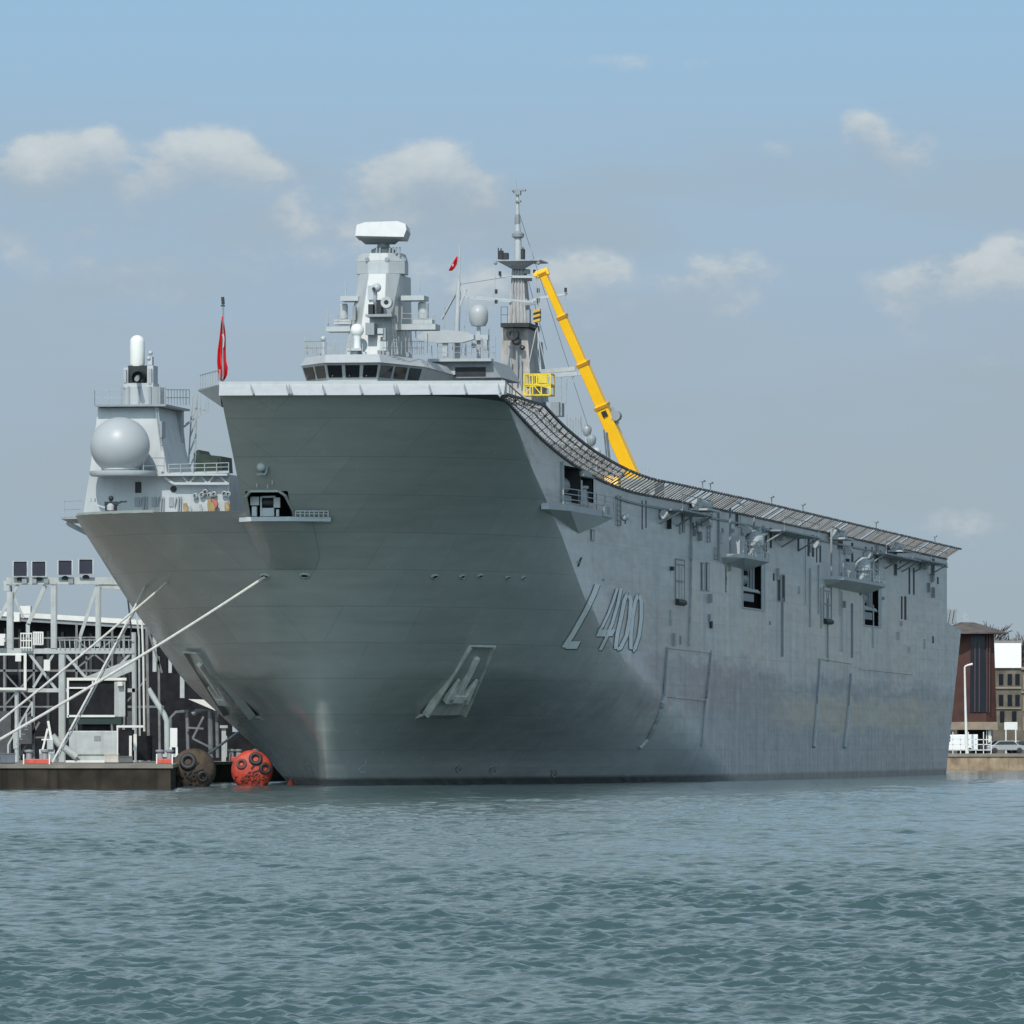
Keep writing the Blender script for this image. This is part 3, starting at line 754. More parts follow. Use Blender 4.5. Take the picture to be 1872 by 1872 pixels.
# ---- bow mooring ledge and gear
lo, hi, fz = FR
p0 = hit(432, 950); p1 = hit(600, 950)
mb = MB(); z = hi[1]; zl = lo[1]
yf = min(hit(457,944).y, hit(526,944).y)
def fy(t, z_): 
    l, nn, i, d = BVH.ray_cast(Vector((t, -60, z_)), Vector((0,1,0))); return l.y
T0, T1 = S(432, 950, fz).x, S(600, 950, fz).x
pl = []
Tm = [T0, T0+1.2, lo[0], (lo[0]+hi[0])/2, hi[0], T1-1.5, T1]
pro = [.25, 1.1, 1.5, 1.5, 1.4, .9, .2]
top = [Vector((t, fy(t, zl-.1)-o_, zl-.06)) for t, o_ in zip(Tm, pro)]; back = [Vector((t, fy(t, zl-.1)+.4, zl-.06)) for t in Tm]
n = len(Tm)
vs = top+back+[p+Vector((0,0,-.28)) for p in top]+[p+Vector((0,0,-.28)) for p in back]
fs = [(i, i+1, n+i+1, n+i) for i in range(n-1)]+[(2*n+i, 2*n+i+1, 3*n+i+1, 3*n+i) for i in range(n-1)]+[(i, i+1, 2*n+i+1, 2*n+i) for i in range(n-1)]
mb.add(vs, fs); ledge = mb.build('bow_platform', GREY, ship)
# curved apron under the platform, narrowing downwards
mb = MB(); mb.smooth = True; rows = []
for k in range(9):
    f = k/8; z_ = zl-.34-f*3.0
    ta = S(437, 955, fz).x*(1-f)+S(463, 1028, fz).x*f; tb = S(566, 955, fz).x
    if f > .75: ta += (f-.75)*2.0; tb -= (f-.75)*1.6
    row = []
    for j in range(13):
        g = j/12; t = ta+(tb-ta)*g; edge = min(1, min(g, 1-g)*5)
        row.append(Vector((t, fy(t, z_)-.06-1.35*(1-f)**.9*edge, z_)))
    rows.append(row)
vs = [p for r_ in rows for p in r_]
mb.add(vs, [(k*13+j, k*13+j+1, (k+1)*13+j+1, (k+1)*13+j) for k in range(8) for j in range(12)]); mb.build('bow_apron', HULL, ship)
mb = MB(); last = None
for i in range(8):
    t = hi[0]+.4+(T1-hi[0]-.5)*i/7; p = Vector((t, fy(t, zl)-.45-.6*(1-i/7), zl-.06))
    mb.bar(p, p+Vector((0,0,.38)), .05)
    if last: mb.bar(last+Vector((0,0,.38)), p+Vector((0,0,.38)), .06); mb.bar(last+Vector((0,0,.2)), p+Vector((0,0,.2)), .04)
    last = p
mb.build('railing', GREY, ship)
# rounded coaming round the opening
mb = MB(); yy = lambda t, z_: fy(t, z_)-.04
path = [(lo[0], lo[1]), (lo[0], hi[1]-.35), (lo[0]+.35, hi[1]), (hi[0]-.6, hi[1]), (hi[0]-.2, hi[1]-.3), (hi[0]+.25, lo[1])]
for a, b in zip(path, path[1:]): mb.bar((a[0], yy(*a), a[1]), (b[0], yy(*b), b[1]), .14, .14)
mb.build('opening_coaming', HULL, ship)
mb = MB(); w_ = hi[0]-lo[0]; h_ = hi[1]-lo[1]; y0 = fz+.1
mb.box((lo[0]+.05*w_, y0+.2, lo[1]+.45*h_), (lo[0]+.25*w_, y0+.6, lo[1]+.80*h_)); mb.box((lo[0]+.09*w_, y0+.15, lo[1]), (lo[0]+.2*w_, y0+.5, lo[1]+.4*h_))
mb.build('fairlead_box', WHITE, ship)
mb = MB(); x0 = lo[0]+.28*w_; x1 = lo[0]+.74*w_
mb.box((x0, y0+.2, lo[1]), (x0+.1, y0+.5, lo[1]+.78*h_)); mb.box((x1-.42, y0+.2, lo[1]+.35*h_), (x1, y0+.5, lo[1]+.76*h_)); mb.box((x0+.1, y0+.25, lo[1]), (x1-.4, y0+.5, lo[1]+.34*h_)); mb.box((x1-.25, y0+.2, lo[1]), (x1-.08, y0+.5, lo[1]+.28*h_))
mb.bar((x0, y0+.3, lo[1]+.78*h_), (x1-.3, y0+.3, lo[1]+.8*h_), .12); mb.build('mooring_frame', WHITE, ship)
mb = MB(); mb.tube([(x0+.12, y0+.6, lo[1]+.56*h_), (x1-.45, y0+.6, lo[1]+.56*h_)], .3, 14); mb.build('winch_drum', BLACK, ship)
# bow floodlight
p, nn = hitn(481, 868); mb = MB(); mb.bar(p, p+Vector((0,-.7,.05)), .12); mb.box(p+Vector((-.3,-.65,-.05)), p+Vector((.3,-.35,.08))); 
mb.bar(p+Vector((.28,-.5,0)), p+Vector((.45,-.55,.85)), .16); o = mb.build('lamp_bracket', GREYD, ship)
mb = MB(); mb.ball(p+Vector((-.02,-.6,.48)), .30, 14); mb.build('lamp', WHITE, o)
for px, py in ((498,880),(470,885),(490,888)):
    p, nn = hitn(px, py); mb = MB(); mb.bar(p+nn*.05+Vector((0,0,-.15)), p+nn*.05+Vector((0,0,.15)), .08); mb.build('bracket', HULL, ship)

# ---- port side sponson under the ramp, with its gear
def sponson(poly, z, th, apex, name='sponson', ma=HULL):
    mb = MB(); n = len(poly); top = [Vector((a, b, z)) for a, b in poly]; bot = [p+Vector((0,0,-th)) for p in top]; mb.hexa(bot, top)
    o = mb.build(name, GREY, ship)
    mb = MB(); ap = [Vector(a) for a in apex]; k = len(ap); bt = [p+Vector((0,0,-.004)) for p in bot]
    mb.add(bt+ap, [(i, i+1, n+ (i+1)*k//n if False else n+min(k-1, (i+1)*k//n), n+min(k-1, i*k//n)) if min(k-1, (i+1)*k//n) != min(k-1, i*k//n) else (i, i+1, n+min(k-1, i*k//n)) for i in range(n-1)])
    mb.build('sponson_skirt', ma, o); return o
z1 = S(1050, 925, 8).z
spo = sponson([(14.2,.6),(14.7,.8),(15.5,5),(15.7,23),(14.7,24.5)], z1, .42, [(14.45,5,z1-.9),(14.55,15,z1-1.65),(14.7,24,z1-.8)])
mb = MB()
pts_ = [Vector((15.3,3,z1))]+[Vector((15.6,s,z1)) for s in (8,12,16,20,24)]
for a, b in zip(pts_, pts_[1:]):
    for k in (.35,.7,1.05): mb.bar(a+Vector((0,0,k)), b+Vector((0,0,k)), .05)
    mb.bar(a, a+Vector((0,0,1.05)), .06); mb.bar(b, b+Vector((0,0,1.05)), .06)
mb.build('railing', GREY, spo)
(l0, h0, t0), (l1, h1, t1), (l2, h2, t2), (l3, h3, t3) = ports
mb = MB(); mb.tube([(t0-1.0, l0[0]+2.0, l0[1]+1.2), (t0-1.0, l0[0]+6, l0[1]+1.2)], .62, 14); mb.box((t0-1.7, l0[0]+2, l0[1]), (t0-.3, l0[0]+6, l0[1]+.5)); mb.build('mooring_winch', GREYD, ship)
mb = MB(); mb.box((t1-.9, l1[0]+.8, l1[1]), (t1-.2, l1[0]+1.9, l1[1]+1.5)); mb.build('deck_locker', GREY, ship); mb = MB(); mb.lathe((t1-.5, l1[0]+3.3, l1[1]), [(.4,0),(.36,.9),(.5,1.0),(.5,1.15),(0,1.2)], 12); mb.build('bollard', GREY, ship)
mb = MB(); mb.box((t0-.06, l0[0]-.35, l0[1]-.1), (t0+.12, l0[0]-.05, h0[1]+.2)); mb.box((t0-.06, l1[0]+.1, l1[1]+1.75), (t1+.14, h1[0]+4.5, l1[1]+2.1)); mb.build('opening_coaming', GREY, ship)
# small painted plate with a pictogram
p, nn = hitn(1098, 925); mb = MB(); mb.box((15.68, 18.6, z1-.40), (15.76, 22.4, z1+.5)); mb.m = 1
mb.box((15.76, 20.0, z1-.2), (15.775, 21.1, z1+.3)); mb.build('notice_plate', [WHITE, GREYD], ship)
mb = MB(); mb.ball((16.2, 25.3, z1-.25), .3, 12); mb.build('deck_lamp', WHITE, ship)
# two lower sponsons with equipment
for x0, x1, yt, yb in ((1319, 1378, 1012, 1027), (1506, 1592, 1053, 1064)):
    a = hit(x0, yt); b = hit(x1, yt+6); z_ = a.z; t_ = a.x
    o = sponson([(t_-.02, a.y), (t_+1.5, a.y+1.5), (t_+1.5, b.y-1.5), (t_-.02, b.y)], z_, .28, [(t_-.02, a.y+1, z_-.8), (t_-.02, b.y-4, z_-1.0), (t_-.02, b.y, z_-.5)])
    mb = MB(); n = 8
    for i in range(n+1):
        s = a.y+1.5+(b.y-a.y-3)*i/n; mb.bar((t_+1.45, s, z_), (t_+1.45, s, z_+1.1), .06)
    for k in (.4,.75,1.1): mb.bar((t_+1.45, a.y+1.5, z_+k), (t_+1.45, b.y-1.5, z_+k), .05)
    mb.build('railing', GREY, o)
    mb = MB(); m_ = (a.y+b.y)/2
    mb.box((t_-.02, m_-3.2, z_), (t_+.6, m_+.2, z_+1.5)); mb.build('locker', GREY, o); mb = MB(); mb.lathe((t_+.9, m_+3.2, z_), [(.55,0),(.5,.8),(.75,.9),(.75,1.6),(.3,2.0),(0,2.1)], 14)
    mb.bar((t_+.9, m_+3.2, z_+1.4), (t_+1.5, m_+6.0, z_+1.9), .16); mb.build('gun_mount', GREY, o)
    mb = MB(); mb.bar((t_+.4, a.y+2, z_), (t_+.4, a.y+2, z_+4.4), .16); mb.bar((t_+.4, a.y+2, z_+4.2), (t_+1.3, a.y+3.4, z_+3.7), .12); mb.build('davit', GREYD, o); mb = MB(); mb.bar((t_+.4, b.y-2.2, z_), (t_+.4, b.y-2.2, z_+3.2), .14); mb.build('post', GREYD, o)
    proud(x0+25, yt-72, x0+34, yt-50, name='doorway')
# things inside the tall openings
for (l, h, t) in ((l2, h2, t2), (l3, h3, t3)):
    w_ = h[0]-l[0]; hh = h[1]-l[1]
    mb = MB(); mb.box((t-1.6, l[0], l[1]+.34*hh), (t-.1, h[0]-.2*w_, l[1]+.40*hh)); mb.bar((t-.2, l[0], l[1]+.42*hh), (t-.2, h[0], l[1]+.34*hh), .18); mb.build('recess_deck', GREY, ship)
    mb = MB(); mb.box((t-1.5, l[0]+.15*w_, l[1]+.14*hh), (t-.3, l[0]+.7*w_, l[1]+.30*hh)); 
    mb.smooth = True; mb.tube([(t-.9, l[0]+.1*w_, l[1]+.6*hh), (t-.9, l[0]+.5*w_, l[1]+.6*hh)], .5, 12); mb.build('boat_gear', GREYD, ship)
    mb = MB()
    for f in (.55,.68,.8): mb.bar((t-.5, l[0]+f*w_, l[1]+.4*hh), (t-.5, l[0]+f*w_, h[1]), .14)
    mb.box((t-.02, h[0]-.13*w_, l[1]), (t+.05, h[0]-.01, h[1]-.02*hh)); mb.box((t-.02, l[0]-.25, l[1]-.12), (t+.08, h[0]+.2, l[1])); mb.box((t-.02, l[0]-.25, l[1]), (t+.08, l[0], h[1])); mb.box((t-.02, h[0], l[1]), (t+.08, h[0]+.22, h[1]+.1)); mb.build('opening_coaming', GREY, ship)
# ladders and panelled patches on the side
for x, y0, y1 in ((1127,905,960),(1291,932,990),(1305,1000,1022),(1600,985,1050)):
    a = hit(x, y0); b = hit(x, y1); mb = MB()
    for ds in (0, 1.6): mb.bar((a.x+.08, a.y+ds, a.z), (a.x+.08, a.y+ds, b.z), .07)
    k = int((a.z-b.z)/.35)
    for i in range(k): mb.bar((a.x+.08, a.y, b.z+i*.35), (a.x+.08, a.y+1.6, b.z+i*.35), .05)
    mb.build('ladder', GREYD, ship)

# ---- helpers for upper works (pixel rectangles at a ship station)
def pbox(mb, x0, y0, x1, y1, s, d, inset=0.0):
    a = S(x0, y1, s); b = S(x1, y0, s)
    mb.box((a.x, s, a.z), (b.x, s+d, b.z)); return mb
def pprism(mb, pts, s, d, back=1.0, dx=0.0):
    f = [S(x, y, s) for x, y in pts]; c = sum(f, Vector())/len(f)
    k = [Vector((c.x+(p.x-c.x)*back+dx, s+d, p.z)) for p in f]
    mb.hexa(f, k); return mb
def pbar(mb, x0, y0, x1, y1, s, w, h=None, s2=None): mb.bar(S(x0, y0, s), S(x1, y1, s if s2 is None else s2), w, h); return mb
def one(name, fn, ma, parent=None, **k):
    mb = MB(); fn(mb); return mb.build(name, ma, parent or ship, **k)
def rail(pts_, h=1.05, w=.045, step=1.5, parent=None, rows=(.5, 1.0), ma=None):
    mb = MB(); pts_ = [Vector(p) for p in pts_]
    for a, b in zip(pts_, pts_[1:]):
        n = max(1, int((b-a).length/step))
        for i in range(n+1):
            p = a.lerp(b, i/n); mb.bar(p, p+Vector((0,0,h)), w)
        for r in rows: mb.bar(a+Vector((0,0,h*r)), b+Vector((0,0,h*r)), w)
    return mb.build('railing', ma or STEEL, parent or ship)

# ---- forward starboard tower
sT = 5.0
hz = S(200, 868, sT).z
A = [S(150,945,sT), S(420,945,sT), S(420,868,sT), S(163,868,sT)]
for p in A[:2]: p.z = ZF-.02
for p in A[2:]: p.z = hz
house = one('gun_deckhouse', lambda mb: mb.hexa(A, [Vector((p.x+(.15 if p.x < -14 else 0), 43, p.z)) for p in A]), GREY, bevel=.04)
def tower(mb):
    bot = [S(163,868,sT+.3), S(306,868,sT+.3), Vector((S(306,868,sT).x-.1, sT+9.5, hz)), Vector((S(163,868,sT).x+.2, sT+9.5, hz))]
    top = [S(179,745,sT+1.1), S(287,742,sT+1.1), S(287,742,sT+1.1)+Vector((0,6.5,0)), S(179,745,sT+1.1)+Vector((0,6.5,0))]
    for p in bot: p.z = hz+.003
    zt = top[0].z
    for p in top: p.z = zt
    mb.hexa(bot, top)
tw = one('gun_tower', tower, GREY, bevel=.03)
zt = S(230,744,sT+1).z
# radome and its shelf
rc = S(219.5, 815, sT-1.9)
shelf = one('radome_shelf', lambda mb: mb.lathe((rc.x+.1, sT-1.3, hz-.15), [(0,0),(2.15,0),(2.25,.12),(2.25,.34),(1.0,.36),(.95,.55),(0,.55)], 32), GREY)
one('shelf_deck', lambda mb: mb.box((S(185,870,sT).x, sT-.9, hz-.13), (S(300,870,sT).x, sT-.01, hz+.18)), GREY, shelf)
rail([S(262,866,sT-2.2), S(300,866,sT-.6)], parent=shelf)
radome = one('radome', lambda mb: mb.ball(rc, 1.99, 40, (1,1,.96)), RADOME)
one('radome_base', lambda mb: mb.lathe((rc.x, rc.y, hz+.3), [(1.25,-.05),(1.25,.2),(.9,.35)], 24), WHITE, radome)
# top platform, rails, drum and gun
one('gun_platform', lambda mb: mb.box((S(172,744,sT).x, sT+.2, zt+.003), (S(302,744,sT).x, sT+8.5, zt+.14)), GREYD, tw)
rail([S(173,741,sT+8), S(173,741,sT+.3), S(226,741,sT+.3)], parent=tw, step=.9)
rail([S(302,741,sT+.4), S(340,741,sT+6), S(346,741,sT+7)], parent=tw, step=.8)
def drum(mb):
    c = S(262, 739, sT+3.6); c.z = zt+.14
    mb.lathe(c, [(1.45,0),(1.45,1.25),(1.38,1.27),(0,1.27)], 12)
dr = one('gun_pedestal', drum, GREY)
def drumribs(mb):
    c = S(262, 739, sT+3.6)
    for k in range(12):
        a = math.pi*2*k/12; p = Vector((c.x+1.47*math.cos(a), c.y+1.47*math.sin(a), zt+.14)); mb.bar(p, p+Vector((0,0,1.3)), .12)
one('pedestal_rib', drumribs, GREYD, dr)
gun = one('gun_mount', lambda mb: (pbox(mb, 226,672,234,707, sT+2.8,1.6), pbox(mb, 269,668,280,708, sT+2.8,1.6), pbox(mb, 226,700,280,709, sT+2.6,2.0)), GREY)
one('gun_body', lambda mb: (pbox(mb, 234,668,269,700, sT+3.2,1.4), mb.lathe(S(252,690,sT+2.7), [(.42,0),(.5,.3),(.5,.9)], 14, axis=(0,1,0))), DARK, gun)
one('gun_barrel', lambda mb: mb.tube([S(252,690,sT+3), S(250,693,sT+.8)], .16, 10), GREYD, gun)
def rad(mb):
    c = S(251, 667, sT+3.6); H = S(251,612,sT+3.6).z-c.z; r = .50
    mb.lathe(c, [(r*.9,-.1),(r,.1),(r,H-.5)]+[(r*math.cos(a*math.pi/12), H-.5+.48*math.sin(a*math.pi/12)) for a in range(1,7)], 24)
one('gun_radar_cover', rad, mat('cover_white', (.70,.71,.67), .4, var=.03), gun)
one('gun_sight', lambda mb: (pbox(mb, 270,652,278,667, sT+3.2,.6), mb.ball(S(275,645,sT+3.4), .17, 10), mb.ball(S(272,655,sT+3.2), .14, 10)), WHITE, gun)
one('gun_magazine', lambda mb: pbar(mb, 229,676,229,700, sT+2.7,.2,.3), STEEL, gun); one('gun_magazine', lambda mb: pbar(mb, 275,674,275,702, sT+2.7,.2,.3), STEEL, gun)
# side details: lattice frame, whips, doors
one('lattice_mast', lambda mb: [pbar(mb, *q, sT+9, .09) for q in ((344,860,352,720),(356,860,360,722),(344,860,358,830),(346,830,357,800),(347,800,358,770),(349,770,359,745),(340,775,382,750),(352,745,380,752),(333,770,342,860))], STEEL)
one('yard_arm', lambda mb: (pbar(mb, 330,785,352,768, sT+8, .12), pbar(mb, 352,768,382,750, sT+8, .09), [pbar(mb, x, y0, x, y1, sT+8, .05) for x, y0, y1 in ((366,720,760),(376,725,755),(380,728,752))]), STEEL)
one('wall_locker', lambda mb: [pbox(mb, *q, sT+7.5, .8) for q in ((302,750,332,862),)], GREYD)
one('pipe_run', lambda mb: [pbar(mb, *q, sT+6.9, .12) for q in ((311,805,311,866),(318,815,322,866),(326,800,330,845))], GREY)
for q in ((311,808,5),(322,830,6),(318,850,5)):
    one('deck_lamp', lambda mb: mb.ball(S(q[0],q[1],sT+6.6), q[2]/52, 10), WHITE)
one('covered_equipment', lambda mb: (pprism(mb, [(354,862),(354,828),(362,822),(366,830),(404,834),(406,862)], 30, 4), pprism(mb, [(368,862),(370,840),(398,838),(400,862)], 29.7, 3)), GREEN)
# truss gallery on the front of the deckhouse
def truss(mb):
    for a in ((305,866,419,862),(318,884,419,884),(300,872,318,884)): pbar(mb, *a, sT-.5, .16)
    for a in ((330,866,345,884),(345,884,362,865),(362,865,380,884),(380,884,396,864),(396,864,416,884)): pbar(mb, *a, sT-.5, .10)
    mb.box((S(300,870,sT).x, sT-.9, hz-.12), (S(420,870,sT).x, sT-.01, hz+.02))
one('truss_gallery', truss, GREY)
rail([S(308,864,sT-.8), S(418,861,sT-.8)], h=.55, parent=ship, step=.8)
# front wall fittings
one('doorway', lambda mb: pbox(mb, 247,881,258,901, sT-.06, .3), DARK)
for x in (247, 278, 310):
    d_ = one('watertight_door', lambda mb: pbox(mb, x-1,909,x+7,926, sT-.08,.2), GREYD)
    one('door_pipe', lambda mb: (pbar(mb, x+12,909,x+9,925, sT-.15,.08), pbar(mb, x+17,908,x+15,941, sT-.15,.10), pbar(mb, x+21,908,x+20,941, sT-.15,.08)), GREYD, d_)
one('porthole', lambda mb: mb.lathe(S(317,894,sT-.06), [(.22,0),(.22,.2)], 12, axis=(0,1,0)).lathe(S(317,894,sT-.06), [(0,0),(.22,0)], 12, axis=(0,1,0)), DARK)
BRASS = mat('tan_fittings', (.30,.22,.10), .6, var=.3)
for x, y0, y1, r in ((340,920,940,.14),(348,926,940,.10),(385,912,940,.16),(390,918,940,.12),(416,918,938,.16),(368,922,940,.09)):
    one('deck_fitting', lambda mb: (mb.tube([S(x,y1,sT-.8), S(x,(y0+y1)/2,sT-.8), S(x-2,y0,sT-.8)], [r,r*1.3,r*.8], 8), mb.bar(S(x-4,(y0+y1)/2,sT-.8), S(x+4,(y0+y1)/2-2,sT-.8), .09)), BRASS if r > .11 else STEEL)
for x, y in ((357,906),(369,904),(375,899),(383,905),(391,903),(410,902),(417,903)):
    one('valve_wheel', lambda mb: mb.lathe(S(x,y,sT-.3), [(.10,-.05),(.19,-.02),(.19,.08),(.06,.2)], 10, axis=(0,1,0)), GREYD)
one('hose_reel', lambda mb: mb.lathe(S(389,922,sT-.6), [(.05,-.2),(.34,-.2),(.34,-.1),(.2,-.1),(.2,.1),(.34,.1),(.34,.2),(.05,.2)], 16, axis=(0,1,0)), mat('faded_red', (.42,.12,.09), .6, var=.2))
# pintle machine-gun stand at the edge
mg = one('light_gun_mount', lambda mb: (pbox(mb, 192,922,197,947, 2.5,.5), pbox(mb, 206,922,211,947, 2.5,.5), pbox(mb, 191,917,213,924, 2.5,.6)), DARK)
one('gun_cradle', lambda mb: (mb.ball(S(203,911,2.6), .18, 10), pbar(mb, 203,914,203,925, 2.6,.16), pbar(mb, 212,922,222,917, 2.4,.13), pbar(mb, 222,917,232,917, 2.4,.11)), DARK, mg)
one('gun_seat', lambda mb: mb.lathe(S(202,934,2.4), [(.05,0),(.24,.05),(.26,.35),(.1,.5)], 12), WHITE, mg)
one('sight_arm', lambda mb: (pbar(mb, 192,928,172,921, 2.4,.09), pbox(mb, 160,911,166,917, 2.3,.3), pbox(mb, 167,911,173,917, 2.3,.3)), WHITE, mg)
# starboard bow wing platform
wing = one('bow_wing', lambda mb: mb.hexa([S(112,949,2), S(158,948,-1), S(172,957,4), S(130,957,6)], [S(111,945,2), S(158,944,-1), S(172,952,4), S(130,952,6)]), GREY)
one('wing_strut', lambda mb: (pbar(mb, 122,956,160,975, 2,.3), pbar(mb, 150,958,172,985, 2,.25)), GREYD, wing)
rail([S(117,947,3), S(150,946,1)], parent=wing, h=1.1)
# bulwark bits along the foredeck edge
mb = MB(); last = None
for u in (.16,.22,.3,.4,.5,.62,.75,.88,1):
    p = Vector((-16.4*half(ZF, u), s0(ZF)+(s1s(ZF)-s0(ZF))*u, ZF))
    if last: mb.hexa([last+Vector((0,0,-.03)), p+Vector((0,0,-.03)), p+Vector((.12,.1,-.03)), last+Vector((.12,.1,-.03))], [last+Vector((0,0,.16)), p+Vector((0,0,.16)), p+Vector((.12,.1,.16)), last+Vector((.12,.1,.16))])
    last = p
mb.build('bulwark', HULL, ship)

# ---- island with bridge
isl = one('island', lambda mb: mb.hexa([(-15.8,80,20.4),(-6.2,80,20.4),(-6.2,172,20.4),(-15.8,172,20.4)], [(-15.4,80,28.0),(-6.6,80,28.0),(-6.6,172,28.0),(-15.4,172,28.0)]), GREY, bevel=.05)
SB = 75.0
def ring(px_s, y): return [S(x, y, s) for x, s in px_s]
foot = [(561,79.5),(599,75.3),(690,75.3),(766,82)]; head = [(551,79),(594,74.6),(695,74.6),(775,82)]
zb0 = S(600,694,SB).z; zb1 = S(600,664,SB).z; zr = S(600,648,SB).z
def flat(l, z):
    for p in l: p.z = z
    return l
def bridge(mb):
    f = flat(ring(foot, 692), zb0); h = flat(ring(head, 664), zb1)
    bk = [Vector((f[-1].x, 96, zb0)), Vector((f[0].x, 96, zb0))]; bh = [Vector((h[-1].x, 96, zb1)), Vector((h[0].x, 96, zb1))]
    mb.hexa(f+bk, h+bh)
    lo_ = [Vector((p.x, p.y, 26.5)) for p in f+bk]; mb.hexa(lo_, [p+Vector((0,0,-.003)) for p in f+bk])
br = one('bridge', bridge, WHITE)
def roof(mb):
    h = flat(ring([(549,79),(593,74.2),(696,74.2),(777,82)], 664), zb1+.003); h += [Vector((h[-1].x,97,h[0].z)), Vector((h[0].x,97,h[0].z))]
    t = flat(ring([(558,80),(596,75.2),(693,75.2),(768,83)], 648), zr); t += [Vector((t[-1].x,96,zr)), Vector((t[0].x,96,zr))]
    mb.hexa(h, t)
one('bridge_roof', roof, WHITE, br)
f = flat(ring(foot, 692), zb0); h = flat(ring(head, 664), zb1)
def pane(i, u0, u1):
    q = []
    for v, (lo_, hi_) in ((.14,(f,h)),(.86,(f,h))):
        for u in (u0, u1):
            a = lo_[i].lerp(lo_[i+1], u); b = hi_[i].lerp(hi_[i+1], u); q.append(a.lerp(b, v))
    d = (f[i+1]-f[i]); nrm = Vector((d.y, -d.x, 0)).normalized()
    if nrm.y > 0: nrm = -nrm
    a, b, d_, c = q; o = nrm*.03
    one('window', lambda mb: mb.hexa([a-o*3, b-o*3, c-o*3, d_-o*3], [a+o, b+o, c+o, d_+o]), GLASS, br)
for i, n_ in ((0,2),(1,3),(2,3)):
    for k in range(n_): pane(i, (k+.10)/n_, (k+.90)/n_)
for k in range(3):
    i = 1; u = (k+.3)/3; a = f[1].lerp(f[2], u).lerp(h[1].lerp(h[2], u), .2)+Vector((0,-.06,0)); b = a+Vector((.35,-.02,.5))
    one('wiper', lambda mb: mb.bar(a, b, .03), STEEL, br)
one('bridge_wing_screen', lambda mb: [pbar(mb, 757+4*k,664,753+4*k,690, 84, .12) for k in range(7)], GREYD, br)
rail([S(557,648,82), S(596,648,76), S(640,648,76)], h=1.0, step=.6)
rail([S(700,648,76), S(742,648,79), S(775,648,84)], h=1.0, step=.6)
for k, x in enumerate((562,570,578,588,604,612,768,776,784,752)):
    one('whip_antenna', lambda mb: pbar(mb, x,648,x+(k%3)-1,618+(k*7)%16, 82+(k%3), .05), STEEL)
one('signal_lamp', lambda mb: (pbar(mb, 591,648,591,622, 80,.10), mb.ball(S(591,619,80), .22, 10)), WHITE)
# radar tower
ST = 84.0
def rtower(mb):
    b = [S(628,648,ST), S(652,648,ST-2.5), S(700,648,ST-2.5), S(722,648,ST), S(722,648,ST)+Vector((0,8,0)), S(628,648,ST)+Vector((0,8,0))]
    t = [S(657,500,ST+1), S(674,500,ST-.2), S(706,500,ST-.2), S(731,500,ST+1), S(731,500,ST+1)+Vector((0,5,0)), S(657,500,ST+1)+Vector((0,5,0))]
    flat(b, zr+.003); flat(t, S(690,500,ST).z); mb.hexa(b, t)
rt = one('radar_tower', rtower, WHITE, bevel=.04)
def octo(mb):
    c = S(699, 480, ST+2.5); z0 = S(699,502,ST+2).z; z1_ = S(699,464,ST+2).z; r = 2.05
    def rg(r_, z): return [Vector((c.x+r_*math.cos(math.pi/8+k*math.pi/4), c.y+r_*math.sin(math.pi/8+k*math.pi/4), z)) for k in range(8)]
    mb.hexa(rg(r, z0), rg(r, z0+.95)); mb.hexa(rg(r, z0+.953), rg(r*.90, z1_))
oc = one('sensor_housing', octo, GREY, rt, bevel=.05)
for x, y in ((671,474),(707,474),(738,475)):
    one('sensor_port', lambda mb: mb.lathe(S(x,y,ST+.55), [(.02,0),(.17,0),(.17,.3)], 12, axis=(0,1,0)), GREYD, rt)
one('radar_pedestal', lambda mb: (mb.lathe(S(701,464,ST+2.5), [(.95,0),(.95,.3),(.5,.5),(.42,1.1),(.6,1.3)], 16), [pbar(mb, x, 464, x+1, 452, ST+1.2, .12) for x in (688,694,712,718,724,730)]), GREYD, rt)
def antenna(mb):
    c0 = [(649,431),(652,411),(668,406),(726,404),(741,409),(743,419),(738,433)]
    fr = [S(x, y, ST+.9-(y-404)*.02) for x, y in c0]
    bk = [p+Vector((0,1.9,-.25)) for p in fr]; mb.hexa(fr, bk)
ant = one('air_search_radar', antenna, WHITE, rt)
one('radar_back', lambda mb: mb.hexa([S(651,432,ST+.9), S(739,433,ST+.9), S(722,447,ST+2.2), S(668,447,ST+2.2)], [S(651,428,ST+2.8), S(739,428,ST+2.8), S(722,444,ST+2.8), S(668,444,ST+2.8)]), GREYD, ant)
# fittings on the tower front
one('director', lambda mb: (mb.lathe(S(682,540,ST-2.6), [(.3,-.5),(.34,0),(.3,.6),(.1,.8)], 14), pbox(mb, 672,522,683,548, ST-3,.9), mb.ball(S(689,526,ST-2.8), .34, 14)), GREY, rt)
one('director_lens', lambda mb: mb.lathe(S(683,528,ST-3.2), [(.02,0),(.13,0),(.13,.2)], 10, axis=(0,1,0)), DARK, rt)
one('searchlight', lambda mb: mb.lathe(S(706,553,ST-3.1), [(.18,.03),(.30,.0),(.42,.0),(.46,.1),(.46,.5),(.3,.7),(0,.7)], 18, axis=(0,1,0)), WHITE, rt)
one('searchlight_lens', lambda mb: mb.lathe(S(706,553,ST-3.0), [(0,0),(.2,0)], 12, axis=(0,1,0)), DARK, rt)
one('instrument_shelf', lambda mb: pbox(mb, 668,574,716,579, ST-3.2,2.2), GREYD, rt)
one('instrument_box', lambda mb: (pbox(mb, 688,548,697,572, ST-2.9,1), pbox(mb, 673,556,682,574, ST-2.9,.8)), DARK, rt)
fcr = one('fire_control_radar', lambda mb: (mb.ball(S(653,604,ST-3.2), .52, 20), mb.lathe(S(653,617,ST-3.2), [(.3,-.9),(.26,-.2),(.34,.15)], 14)), mat('dome_white', (.66,.68,.66), .4, var=.03), rt)
